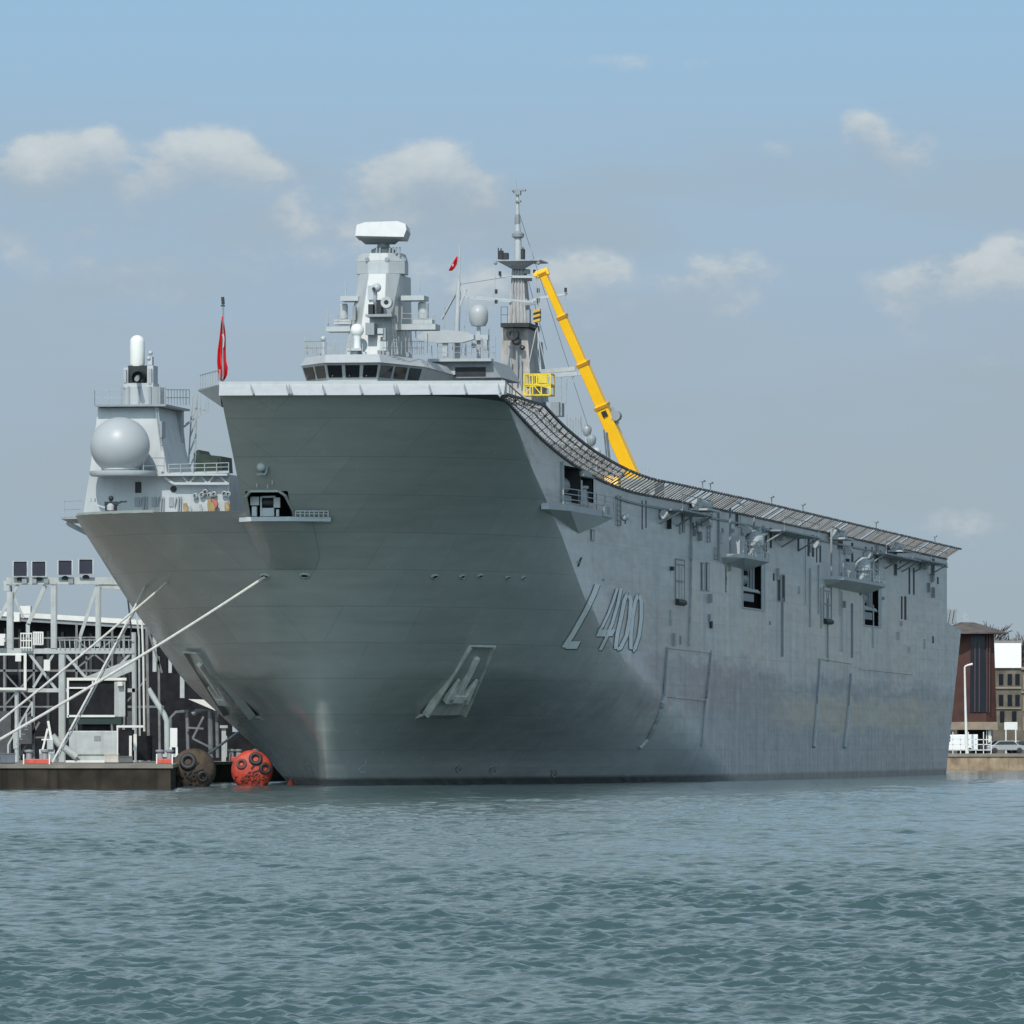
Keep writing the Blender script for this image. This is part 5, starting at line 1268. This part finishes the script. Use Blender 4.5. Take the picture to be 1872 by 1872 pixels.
ga.part('railing', lambda mb: [gb(mb, x,1186,x-1,1168,1.4, -.3) for x in range(110, 244, 9)]+[gb(mb, 106,1170,244,1170,1.4, -.3)], PALE)
for q in ((249,1118,254,1165),(254,1165,256,1393)):
    ga.part('riser_pipe', lambda mb: gb(mb, *q, 3.2, -.6), PALE)
ga.part('riser_pipe', lambda mb: mb.tube([W(259,1120,G-1), W(262,1200,G-1), W(264,1337,G-1)], .08, 8), WST)
DIM = mat('dim_steel', (.17,.18,.18), .6, var=.3)
rf = Thing('rear_trestle', (W(150,0,590).x, 590, ZQ), 'thinner dull steel trestle with pipes standing behind the pale gantry', 'trestle')
def gr(mb, x0, y0, x1, y1, w): mb.bar(W(x0,y0,590), W(x1,y1,590), w/25.2); return mb
for q in ((62,1170,62,1393,4),(140,1140,140,1393,4),(158,1200,158,1393,3),(205,1150,205,1393,4),(226,1160,226,1393,5),(-30,1150,-30,1393,5),(8,1196,8,1393,4),(268,1140,272,1393,5),(290,1200,292,1393,4)):
    rf.part('post', lambda mb: gr(mb, *q), DIM)
for q in ((-40,1226,246,1226,4),(-40,1292,120,1292,3),(60,1348,126,1348,3),(-40,1168,246,1164,3),(226,1292,300,1292,4)):
    rf.part('beam', lambda mb: gr(mb, *q), DIM)
for q in ((62,1230,8,1290,3),(8,1230,62,1290,3),(140,1170,205,1222,3),(205,1170,140,1222,3),(268,1240,226,1290,3),(62,1296,8,1346,3),(30,1393,72,1320,4),(270,1150,296,1230,4)):
    rf.part('brace', lambda mb: gr(mb, *q), DIM)
for q in (((20,1070),(24,1130),(16,1185)),((232,1080),(240,1150),(236,1230),(243,1300)),((120,1195),(131,1215),(150,1226)),((190,1262),(197,1300),(192,1330))):
    rf.part('cable', lambda mb: mb.tube([W(x,y,588) for x, y in q], .06, 6), DARK)
for q in ((-20,1300,20,1385),(30,1310,58,1360),(132,1262,150,1285),(232,1300,246,1326),(66,1200,78,1222),(214,1200,224,1222)):
    rf.part('cabinet', lambda mb: (lambda a_, b_: mb.box((a_.x, 589, a_.z), (b_.x, 590.2, b_.z)))(W(q[0],q[3],589), W(q[2],q[1],589)), mat('cabinet_grey', (.06,.064,.068), .6, var=.3))
sta = Thing('quay_stairs', (W(30,0,566).x, 566, ZQ), 'small steel stair flight with handrails at the left end of the quay', 'stairs')
for k in range(9):
    p = W(14+5*k, 1388-9*k, 566); sta.part('step', lambda mb: mb.box(p, p+Vector((.30,.9,.06))), DIM)
for dy in (0, .9): sta.part('handrail', lambda mb: (mb.bar(W(14,1388,566)+Vector((0,dy,1)), W(58,1309,566)+Vector((0,dy,1)), .07), [mb.bar(W(14+11*k,1388-19.7*k,566)+Vector((0,dy,0)), W(14+11*k,1388-19.7*k,566)+Vector((0,dy,1)), .06) for k in range(5)]), PALE)
# control cabin on the quay
ca = Thing('control_cabin', (W(176,0,565).x, 565, ZQ), 'white framed control cabin with dark windows standing inside the gantry', 'cabin')
D = 565.0
def wb(mb, x0, y0, x1, y1, d, th): 
    a, b = W(x0, y1, d), W(x1, y0, d); mb.box((a.x, d, a.z), (b.x, d+th, b.z)); return mb
ca.part('shell', lambda mb: wb(mb, 124,1241,229,1310, D, 3.5), CHAR2)
ca.part('end_wall', lambda mb: wb(mb, 209,1246,229,1310, D-.12, .2), PALE)
ca.part('frame', lambda mb: (wb(mb, 122,1239,231,1244, D-.2,.3), wb(mb, 122,1244,126,1312, D-.2,.3), wb(mb, 124,1307,210,1311, D-.2,.3)), WST)
ca.part('window_bar', lambda mb: (wb(mb, 126,1256,170,1259, D-.15,.2), wb(mb, 168,1244,171,1258, D-.15,.2)), WST)
ca.part('lamp', lambda mb: wb(mb, 215,1246,224,1254, D-.5,.4), WST)
ca.part('boom_arm', lambda mb: mb.hexa([W(155,1238,D+1), W(200,1244,D+1), W(244,1226,D+1), W(244,1203,D+1)], [W(155,1238,D+2.5), W(200,1244,D+2.5), W(244,1226,D+2.5), W(244,1203,D+2.5)]), PALE)
ca.part('green_skirt', lambda mb: wb(mb, 126,1311,222,1324, D-.1,2.6), mat('green_band', (.012,.035,.026), .6))
ca.part('cabin_leg', lambda mb: wb(mb, 150,1324,200,1336, D+.4,2), CHAR2)
tk = Thing('hydraulic_unit', (W(170,0,560).x, 560, ZQ), 'pale steel hydraulic power unit below the control cabin, with black frame beside it', 'machine')
D = 560.0
tk.part('tank', lambda mb: (wb(mb, 126,1336,214,1380, D,3), wb(mb, 140,1380,214,1393, D+.1,2.8)), PALE, bevel=.06)
tk.part('base_rail', lambda mb: wb(mb, 120,1390,240,1394, D-.3,.4), WST)
tk.part('frame', lambda mb: (wb(mb, 213,1326,263,1330, D-.4,.4), wb(mb, 213,1330,216,1392, D-.4,.3), wb(mb, 244,1342,250,1372, D-.4,.2), wb(mb, 236,1345,241,1390, D-.4,.2)), WST)
tk.part('motor', lambda mb: (wb(mb, 217,1334,243,1390, D-.2,2), wb(mb, 250,1345,276,1390, D-.2,2)), CHAR2)
tk.part('pipe', lambda mb: mb.tube([W(95,1345,D-.3), W(108,1360,D-.3), W(140,1384,D-.3)], .26, 10), PALE)
tk.part('panel_mark', lambda mb: wb(mb, 172,1345,184,1354, D-.04,.1), GREYD)
win = Thing('quay_winch', (W(88,0,556).x, 556, ZQ), 'small white A-frame winch standing by the red bollard', 'winch')
win.part('frame', lambda mb: (mb.bar(W(78,1370,556), W(87,1332,556), .13), mb.bar(W(97,1370,556), W(88,1318,556), .16), mb.bar(W(76,1352,556), W(97,1352,556), .10)), WST)
win.part('drum', lambda mb: (wb(mb, 86,1352,97,1370, 555.6,.7), mb.tube([W(72,1376,556), W(100,1376,556)], .24, 12)), PALE)
win.part('base', lambda mb: (wb(mb, 72,1380,102,1393, 555.6,1.2)), GREYD)
arm = Thing('quay_stand', (W(304,0,538).x, 538, ZQ), 'pale bent pipe stand leaning over the quay edge beside a white panel', 'pipe stand')
arm.part('arm', lambda mb: mb.tube([W(271,1259,538), W(300,1306,538), W(305,1318,538), W(306,1391,538)], .19, 10), PALE)
arm.part('foot', lambda mb: wb(mb, 286,1378,328,1384, 537.5,.4), PALE)
solo('notice_sign', lambda mb: (wb(mb, 311,1331,324,1366, 535,.2), wb(mb, 310,1366,314,1391, 535,.1), wb(mb, 321,1366,325,1391, 535,.1)), WST, (W(317,0,535).x,535,ZQ), 'upright white rectangular panel on legs right of the bent pipe stand', 'sign panel')
# dark berth machinery under the flare
bm_ = Thing('berth_machinery', (W(370,0,612).x, 612, ZQ), 'dark steel berth machinery with arched frames under the bow flare', 'machinery')
bm_.part('housing', lambda mb: (wb(mb, 262,1232,420,1392, 620,6), wb(mb, 262,1150,300,1240, 622,4)), CHAR2)
bm_.part('annex', lambda mb: wb(mb, 414,1338,486,1393, 618,4), CHAR2)
bm_.part('arched_frame', lambda mb: (mb.tube([W(312,1372,612), W(312,1312,612), W(322,1302,612), W(345,1300,612)], .12, 6), mb.tube([W(342,1300,612), W(344,1378,612)], .14, 6), mb.tube([W(352,1306,612), W(360,1300,612), W(384,1298,612), W(386,1385,612)], .2, 8), mb.tube([W(386,1292,612), W(396,1305,612), W(398,1385,612)], .14, 8)), mat('dull_steel', (.14,.15,.155), .5, var=.3))
bm_.part('pale_cowl', lambda mb: mb.hexa([W(344,1278,611), W(374,1279,611), W(396,1300,611), W(372,1290,611)], [W(344,1278,613), W(374,1279,613), W(396,1300,613), W(372,1290,613)]), WST)
for q in ((279,1161,286,1228),(308,1196,314,1230),(329,1236,337,1276),(405,1345,415,1384)):
    bm_.part('post', lambda mb: wb(mb, *q, 610.5,.4), PALE)
bm_.part('cross_frame', lambda mb: (mb.bar(W(340,1330,611.5), W(372,1332,611.5), .14), mb.bar(W(372,1310,611.5), W(352,1350,611.5), .16), mb.bar(W(352,1350,611.5), W(388,1368,611.5), .14)), mat('dull_steel', (.14,.15,.155), .5))
solo('quay_pole', lambda mb: mb.tube([W(380,1379,575), W(436,1338,575)], .09, 8), PALE, W(380,1379,575), 'thin pale pole sloping up over the brown fender', 'pole')
solo('quay_pillar', lambda mb: (wb(mb, 405,1330,413,1393, 600,.5), wb(mb, 402,1326,416,1331, 599.8,.9)), PALE, (W(409,0,600).x,600,ZQ), 'single pale steel pillar between the two round fenders', 'pillar')
def bollard(px, d, label, w=1.0, first=[None]):
    t = Thing('bollard', (W(px,0,d).x, d, ZQ), label, 'bollard', 'red bollards on the quay'); b = t.base
    t.part('base', lambda mb: mb.box(b+Vector((-.85*w,-.4,0)), b+Vector((.85*w,.4,.32))), REDP, bevel=.04)
    for sx in (-.5, .5): t.part('horn', lambda mb: mb.lathe(b+Vector((sx*w,0,.32)), [(.2,0),(.17,.35),(.28,.45),(.28,.55),(0,.6)], 14), GREYD)
    [t.part('guard_post', lambda mb: mb.bar(b+Vector((q_*w,-.45,0)), b+Vector((q_*w,-.45,.62)), .08), WST) for q_ in (-.8,.8)]
bollard(70, 505, 'wide red bollard with two horns near the white winch on the quay'); bollard(303, 520, 'red bollard at the right hand corner of the quay, by the brown fender', .62)
bollard(431, 612, 'red bollard just left of the bright red fender', .5)
bollard(-70, 500, 'red bollard outside the left edge of the view')
for px_, d_, h_, cl_, lab in ((206,535,.55,(.45,.42,.36),'small cream crate on the quay edge right of the pale tank'),(232,538,.4,(.10,.10,.10),'low black crate on the quay edge beside the cream one'),(16,520,.6,(.10,.12,.14),'blue grey crate at the left end of the quay edge')):
    b_ = Vector((W(px_,0,d_).x, d_, ZQ)); ct = Thing('crate', b_, lab, 'crate', 'crates on the quay edge')
    ct.part('box', lambda mb: mb.box(b_+Vector((-.45,-.3,.06)), b_+Vector((.45,.3,h_))), mat('crate_%d' % int(px_), cl_, .7, var=.2))
    ct.part('lid', lambda mb: mb.box(b_+Vector((-.48,-.33,h_+.003)), b_+Vector((.48,.33,h_+.07))), mat('crate_%d' % int(px_), cl_, .7))
    ct.part('skid', lambda mb: mb.box(b_+Vector((-.45,-.25,0)), b_+Vector((.45,.25,.057))), DARK)
# ---- mooring ropes
def rope(a, b, sag, r, label):
    n = 26; pts = [a.lerp(b, i/n)+Vector((0,0,-sag*4*(i/n)*(1-i/n))) for i in range(n+1)]
    solo('mooring_rope', lambda mb: mb.tube(pts, r, 8), ROPE, b, label, 'rope', 'mooring lines from the bow')
H1 = LW(hit(484, 1055)); rope(H1, W(-70,1394,500)+Vector((0,0,.1)), .25, .095, 'thick white mooring rope running from the bow fairlead down to the far left')
H2 = LW(hit(306, 1064, .05)); rope(H2, W(-95,1393,505), .15, .075, 'mooring rope from the starboard flare crossing the gantry to the left edge')
H3 = LW(hit(266, 1072, .05)); rope(H3, W(95,1395,505), .1, .07, 'steep mooring rope dropping to the red bollard by the winch')
H4 = LW(hit(268, 1076, .05)); rope(H4, W(101,1394,506), .12, .045, 'thinner second line beside the steep mooring rope')
# ---- fenders
def fender(px, d, r, red, label):
    t = Thing('round_fender', (W(px,0,d).x, d, 0), label, 'fender', 'big round fenders between quay and bow'); b = t.base; zc = r*.74
    ma = mat('fender_red', (.42,.045,.025), .6, var=.35, scale=2.2, streak=.3, stain=(.10,.03,.02,1)) if red else mat('fender_rust', (.05,.034,.024), .8, var=.5, scale=2.0, streak=.5, stain=(.10,.07,.02,1))
    prof = [(0,-.42),(r*.35,-.40),(r*.8,-.22),(r*.97,0),(r,.3),(r,2.6),(r*.9,2.9),(0,3.1)]
    t.part('body', lambda mb: mb.lathe(b+Vector((0,0,zc)), prof, 32, axis=(0,1,0)), ma)
    spec_ = ((.22,.60,.34),(.70,.10,.30),(-.50,.34,.27)) if red else ((-.22,.42,.40),(.48,-.30,.27))
    for k, (ax, az, rr) in enumerate(spec_):
        c = b+Vector((ax*r*.95, -.44+.34*(ax*ax+az*az), zc+az*r*.95)); R0 = rr*r*.72
        def tor(mb):
            pr = [(R0+.42*R0*math.cos(a*math.pi/5), .42*R0*math.sin(a*math.pi/5)) for a in range(11)]; mb.lathe(c, pr, 18, axis=Vector((ax*.5,-1,az*.5)))
        ty = t.part('tyre', tor, BLACK if k < 2 else mat('faded_tyre', (.11,.05,.04), .8, var=.4))
        t.part('hub', lambda mb: mb.lathe(c+Vector((0,-.02,0)), [(0,-.05),(R0*.62,-.03),(R0*.62,.1)], 14, axis=Vector((ax*.5,-1,az*.5))), DARK if k != 0 else ma, ty)
    rg = random.Random(3 if red else 9)
    def crust(mb):
        for _ in range(46):
            an = rg.uniform(3.5, 6.0); rr = r*math.sqrt(rg.uniform(.05,.98)); x = rr*math.cos(an); z = rr*math.sin(an)*.95
            if zc+z < -.15: continue
            mb.ball(b+Vector((x, -.42+.34*(rr/r)**2, zc+z)), rg.uniform(.05,.15), 8, (1,1,rg.uniform(.6,1.3)))
    wc = t.part('weed_crust', crust, mat('weed_red', (.20,.03,.018), .9, var=.6, scale=5) if red else mat('weed_brown', (.022,.016,.012), .9, var=.6, scale=5)); wc['kind'] = 'stuff'
    for a, e_ in (((0,.1),(.28,.4)),((.05,-.1),(.5,.08)),((-.05,-.05),(-.3,-.3))):
        t.part('chain', lambda mb: mb.bar(b+Vector((a[0]*r,-.47,zc+a[1]*r)), b+Vector((e_[0]*r,-.42,zc+e_[1]*r)), .07), DARK)
fender(461, 541, 1.36, True, 'bright red round fender with tyres floating under the bow')
fender(354, 530, 1.42, False, 'dark rusty brown round fender with tyres beside the quay corner')
solo('small_buoy', lambda mb: mb.lathe(W(532,1437,548), [(.30,-.3),(.32,.0),(.2,.3),(0,.55)], 12), REDP, W(532,1437,548), 'small red cone shaped buoy in the water left of the stem', 'buoy')
solo('white_float', lambda mb: mb.ball(W(467,1373,556), .24, 12, (1,1,.7)), WST, W(467,1373,556), 'small white float lying above the red fender', 'float')

# ---- right bank
DB = 905.0; ZB = 1.85
BANK = mat('tan_stone_wall', (.27,.20,.13), .9, var=.35, scale=1.1, streak=.6, stain=(.10,.08,.055,1), bump=.4)
mb = MB(); mb.hexa([(-400,DB,-2),(400,DB,-2),(400,DB+3,-2),(-400,DB+3,-2)], [(-400,DB,ZB-.35),(400,DB,ZB-.35),(400,DB+3,ZB-.35),(-400,DB+3,ZB-.35)])
mb.m = 1; mb.hexa([(-400,DB-.15,ZB-.347),(400,DB-.15,ZB-.347),(400,DB+3,ZB-.347),(-400,DB+3,ZB-.347)], [(-400,DB-.15,ZB),(400,DB-.15,ZB),(400,DB+3,ZB),(-400,DB+3,ZB)])
tag(mb.build('harbour_wall', [BANK, CONT]), 'tan stone harbour wall with a pale coping at the right bank', 'quay wall')
mb = MB(); mb.add([(-900,DB+2.9,ZB-.05),(900,DB+2.9,ZB-.05),(5000,9000,ZB-.05),(-5000,9000,ZB-.05)], [(0,1,2,3)]); tag(mb.build('ground', mat('far_ground', (.13,.12,.10), .9, var=.3, scale=.05)), 'open paved ground behind the harbour wall', 'ground', kind='structure')
def rb(mb, x0, y0, x1, y1, d, th): 
    a, b = W(x0, y1, d), W(x1, y0, d); mb.box((a.x, d, a.z), (b.x, d+th, b.z)); return mb
RUST = mat('rust_red_cladding', (.062,.024,.018), .85, var=.3, scale=.6, streak=.5, stain=(.05,.02,.016,1))
NAVY = mat('navy_glass', (.004,.005,.011), .3, var=.3, scale=.5, spec=.25)
TD = 930.0
to = Thing('rust_tower', (W(1780,0,TD).x, TD, ZB), 'tapered rust red tower with dark glazing and a wide flat hat roof', 'tower')
def tw_(mb):
    b = [W(1738,1319,TD+1.2), W(1772,1319,TD), W(1803,1319,TD), W(1822,1319,TD+1.2), W(1822,1319,TD+6), W(1738,1319,TD+6)]
    t = [W(1757,1152,TD+1.2), W(1774,1152,TD+.6), W(1801,1152,TD+.6), W(1817,1152,TD+1.2), W(1817,1152,TD+5), W(1757,1152,TD+5)]
    flat(b, b[1].z); flat(t, t[1].z); mb.hexa(b, t)
to.part('wall', tw_, RUST)
to.part('glazing', lambda mb: mb.hexa([W(1773,1302,TD-.06), W(1803,1302,TD-.06), W(1803,1302,TD+.5), W(1773,1302,TD+.5)], [W(1774.5,1156,TD+.5), W(1800,1156,TD+.5), W(1800,1156,TD+1), W(1774.5,1156,TD+1)]), NAVY)
to.part('mullion', lambda mb: [mb.bar(W(x,1302,TD-.1), W(x+.5,1156,TD+.46), .12) for x in (1782,1790,1804,1809)], mat('plum_frame', (.05,.025,.028), .6))
to.part('base_slab', lambda mb: rb(mb, 1734,1320,1824,1334, TD-.4,7), mat('beige_slab', (.25,.20,.15), .85, var=.15))
to.part('support_column', lambda mb: [rb(mb, x,1334,x+w,1378, TD+.2,.4) for x, w in ((1807,4.5),(1803,1.5))], WST)
to.part('void_infill', lambda mb: rb(mb, 1752,1334,1806,1378, TD+3,3), CHAR2)  # near-black box added as the dark void beneath the slab
def hat(mb):
    ec = W(1774,1157,TD+3); rx = 4.6
    ring_ = [Vector((ec.x+rx*math.cos(k*math.pi/4+.39), ec.y+rx*math.sin(k*math.pi/4+.39), ec.z)) for k in range(8)]
    top_ = [Vector((ec.x+.9*math.cos(k*math.pi/4+.39)-.4, ec.y+.9*math.sin(k*math.pi/4+.39), ec.z+1.2)) for k in range(8)]
    mb.hexa([p+Vector((0,0,-.14)) for p in ring_], ring_); mb.hexa([p+Vector((0,0,.003)) for p in ring_], top_)
to.part('roof', hat, mat('weathered_roof', (.10,.085,.075), .8, var=.3, scale=1.0))
to.part('roof_plant', lambda mb: (rb(mb, 1722,1114,1748,1140, TD+6,3), mb.hexa([W(1755,1134,TD+2), W(1775,1134,TD+2), W(1775,1134,TD+4), W(1755,1134,TD+4)], [W(1762,1119,TD+3), W(1765,1119,TD+3), W(1765,1119,TD+3.5), W(1762,1119,TD+3.5)]), [mb.bar(W(x,1142,TD+5.8), W(x+5,1112,TD+5.8), .15) for x in (1724,1731,1738,1745)]), GREYD)
lp = Thing('street_lamp', (W(1768,0,915).x, 915, ZB), 'tall white street lamp in front of the rust red tower', 'lamp post')
lp.part('pole', lambda mb: mb.tube([W(1767.5,1378,915), W(1765,1290,915), W(1763.5,1219,915)], [.17,.13,.10], 8), WST)
lp.part('arm', lambda mb: mb.tube([W(1763.5,1219,915), W(1769,1216,915), W(1778,1214,915)], [.09,.1,.14], 8), WST)
# railing along the wall
fe = Thing('harbour_railing', (W(1780,0,DB+1).x, DB+1, ZB), 'thin white tubular railing along the top of the harbour wall', 'railing')
fe.part('rail', lambda mb: [mb.bar(W(1690,y,DB+1), W(1812,y,DB+1), .09) for y in (1352,1361,1371)], WST)
for x in range(1700, 1816, 14):
    fe.part('post', lambda mb: mb.bar(W(x,1378,DB+1), W(x,1338 if x % 4 else 1346,DB+1), .09), WST)
# stone building, white block, sign
st = Thing('stone_building', (W(1900,0,985).x, 985, ZB), 'weathered brown stone building with rows of pale framed windows at the right edge', 'building')
STONE = mat('brown_stone', (.125,.108,.082), .9, var=.3, scale=.9, streak=.4)
st.part('wall', lambda mb: rb(mb, 1745,1224,2060,1379, 985,14), STONE)
st.part('parapet', lambda mb: rb(mb, 1743,1219,2062,1224, 984.7,14.5), mat('pale_stone', (.24,.215,.175), .8))
for r_, y in enumerate((1236,1276,1312)):
    for x in range(1824, 2040, 16):
        wn = st.part('window', lambda mb: rb(mb, x,y,x+9,y+22, 984.97,.3), NAVY)
        st.part('frame', lambda mb: (rb(mb, x-1.5,y,x,y+22, 984.9,.2), rb(mb, x+9,y,x+10.5,y+22, 984.9,.2), rb(mb, x-1.5,y-2,x+10.5,y, 984.9,.2), rb(mb, x-1.5,y+22,x+10.5,y+24, 984.85,.3)), mat('pale_stone', (.24,.215,.175), .8), wn)
st.part('string_course', lambda mb: rb(mb, 1745,1264,2060,1267, 984.8,.3), mat('pale_stone', (.24,.215,.175), .8))
wbk = Thing('white_building', (W(1843,0,960).x, 960, ZB), 'blank bright white building block beside the rust red tower', 'building')
wbk.part('wall', lambda mb: rb(mb, 1816,1174,1867,1221, 960,8), mat('bright_render', (.80,.79,.76), .7, var=.02))
wbk.part('roof_edge', lambda mb: rb(mb, 1815,1171,1868,1174, 959.9,8.2), mat('pale_stone', (.24,.215,.175), .8))
wbk.part('lower_wall', lambda mb: rb(mb, 1816,1221,1867,1379, 960.3,7.6), STONE)
for x, y in ((1826,1232),(1842,1232),(1856,1232),(1826,1270),(1842,1270),(1856,1270),(1828,1300),(1850,1300)):
    wbk.part('window', lambda mb: rb(mb, x,y,x+8,y+20, 960.2,.3), NAVY)
wbk.part('sill_band', lambda mb: (rb(mb, 1816,1256,1867,1259, 960.1,.3), rb(mb, 1816,1294,1867,1296, 960.1,.3)), mat('pale_stone', (.24,.215,.175), .8))
sg = solo('notice_board', lambda mb: (rb(mb, 1836,1320,1860,1334, 925,.15), rb(mb, 1838,1334,1840,1378, 925,.1), rb(mb, 1856,1334,1858,1378, 925,.1)), WST, (W(1848,0,925).x,925,ZB), 'plain white notice board on two posts behind the parked cars', 'sign')
# vehicles
def car(px, d, col, label, rz=0.0, van=False):
    b = Vector((W(px,0,d).x, d, ZB)); t = Thing('white_van' if van else 'parked_car', (0,0,0), label, 'van' if van else 'car', None if van else 'cars parked behind the harbour wall')
    L_ = 2.25; prof = [(-L_,.35),(-L_,.85),(-1.5,.95),(-.9,1.42),(.75,1.45),(1.35,.98),(L_,.82),(L_,.35)] if not van else [(-2.4,.4),(-2.4,1.1),(-1.9,1.3),(-1.5,2.1),(2.4,2.15),(2.4,.4)]
    def body(mb):
        n = len(prof); mb.hexa([(x,-.85,z) for x, z in prof], [(x,.85,z) for x, z in prof])
    bd = t.part('body', body, mat('paint_'+str(col), col, .25, var=.03), bevel=.08)
    win_ = [(-1.35,.98),(-.86,1.36),(.7,1.38),(1.15,1.0)] if not van else [(-1.75,1.35),(-1.45,1.95),(-.7,1.95),(-.7,1.35)]
    t.part('window', lambda mb: mb.hexa([(x,-.87,z) for x, z in win_], [(x,.87,z) for x, z in win_]), GLASS)
    for x in (-1.4, 1.4):
        for y in (-.88, .68): t.part('wheel', lambda mb: mb.lathe((x,y,.33), [(0,0),(.2,0),(.33,.02),(.33,.18),(0,.2)], 16, axis=(0,1,0)), BLACK)
    t.o.location = b; t.o.rotation_euler = (0,0,rz)
car(1838, 918, (.30,.31,.32), 'silver car parked nearest the notice board'); car(1876, 919, (.02,.022,.03), 'black car parked at the right edge of the view'); car(1826, 926, (.03,.03,.05), 'dark navy car parked in the second row', .1); car(1866, 928, (.45,.45,.44), 'pale grey car parked behind the black one', -.05)
car(1746, 920, (.75,.75,.73), 'white van parked left of the street lamp, beside the stern', van=True)
# bare trees
TW = mat('bare_twigs', (.075,.055,.045), .9, var=.25); BARK = mat('grey_bark', (.09,.075,.06), .9, var=.3)
def make_tree(seed, label):
    rng = random.Random(seed); t = Thing('bare_tree', (0,0,0), label, 'tree', 'leafless trees behind the buildings')
    tr = MB(); tw2 = MB(); ends = []
    def grow(p, d, l, r, lev):
        q = p+d*l; (tr if lev < 3 else tw2).tube([p, p.lerp(q, .5)+Vector((rng.uniform(-.1,.1)*l, rng.uniform(-.1,.1)*l, 0))*.4, q], [r, r*.85, r*.62], 5 if lev < 3 else 3, cap=False)
        if lev == 6: return
        for _ in range(3 if lev < 2 else rng.choice((2,3,3))):
            nd = (d+Vector((rng.uniform(-1,1), rng.uniform(-1,1), rng.uniform(-.25,.6)))*.62).normalized(); grow(q if rng.random() < .6 else p.lerp(q, rng.uniform(.5,.95)), nd, l*rng.uniform(.62,.85), max(r*.6, .038), lev+1)
    grow(Vector((0,0,0)), Vector((0,0,1)), 3.6, .32, 0)
    tr.build('trunk', BARK, t.o); tw2.build('crown', TW, t.o); return t.o
protos = [make_tree(3, 'tall leafless tree with a spreading brown crown behind the buildings'), make_tree(8, 'leafless tree with a narrower brown crown behind the buildings')]
rng = random.Random(5); used = [False, False]
for i, x in enumerate((1745,1768,1788,1806,1820,1830,1840,1849,1858,1867,1876,1888,1900,1915,1935)):
    k = i % 2; o = protos[k] if not used[k] else copy_tree(protos[k]); used[k] = True
    d = 1015+rng.uniform(0,40); o.location = (W(x,0,d).x, d, ZB); o.rotation_euler = (0,0,rng.uniform(0,6)); sc_ = (1366-1122+rng.uniform(-14,12))/14900*d/13.5; o.scale = (sc_,)*3
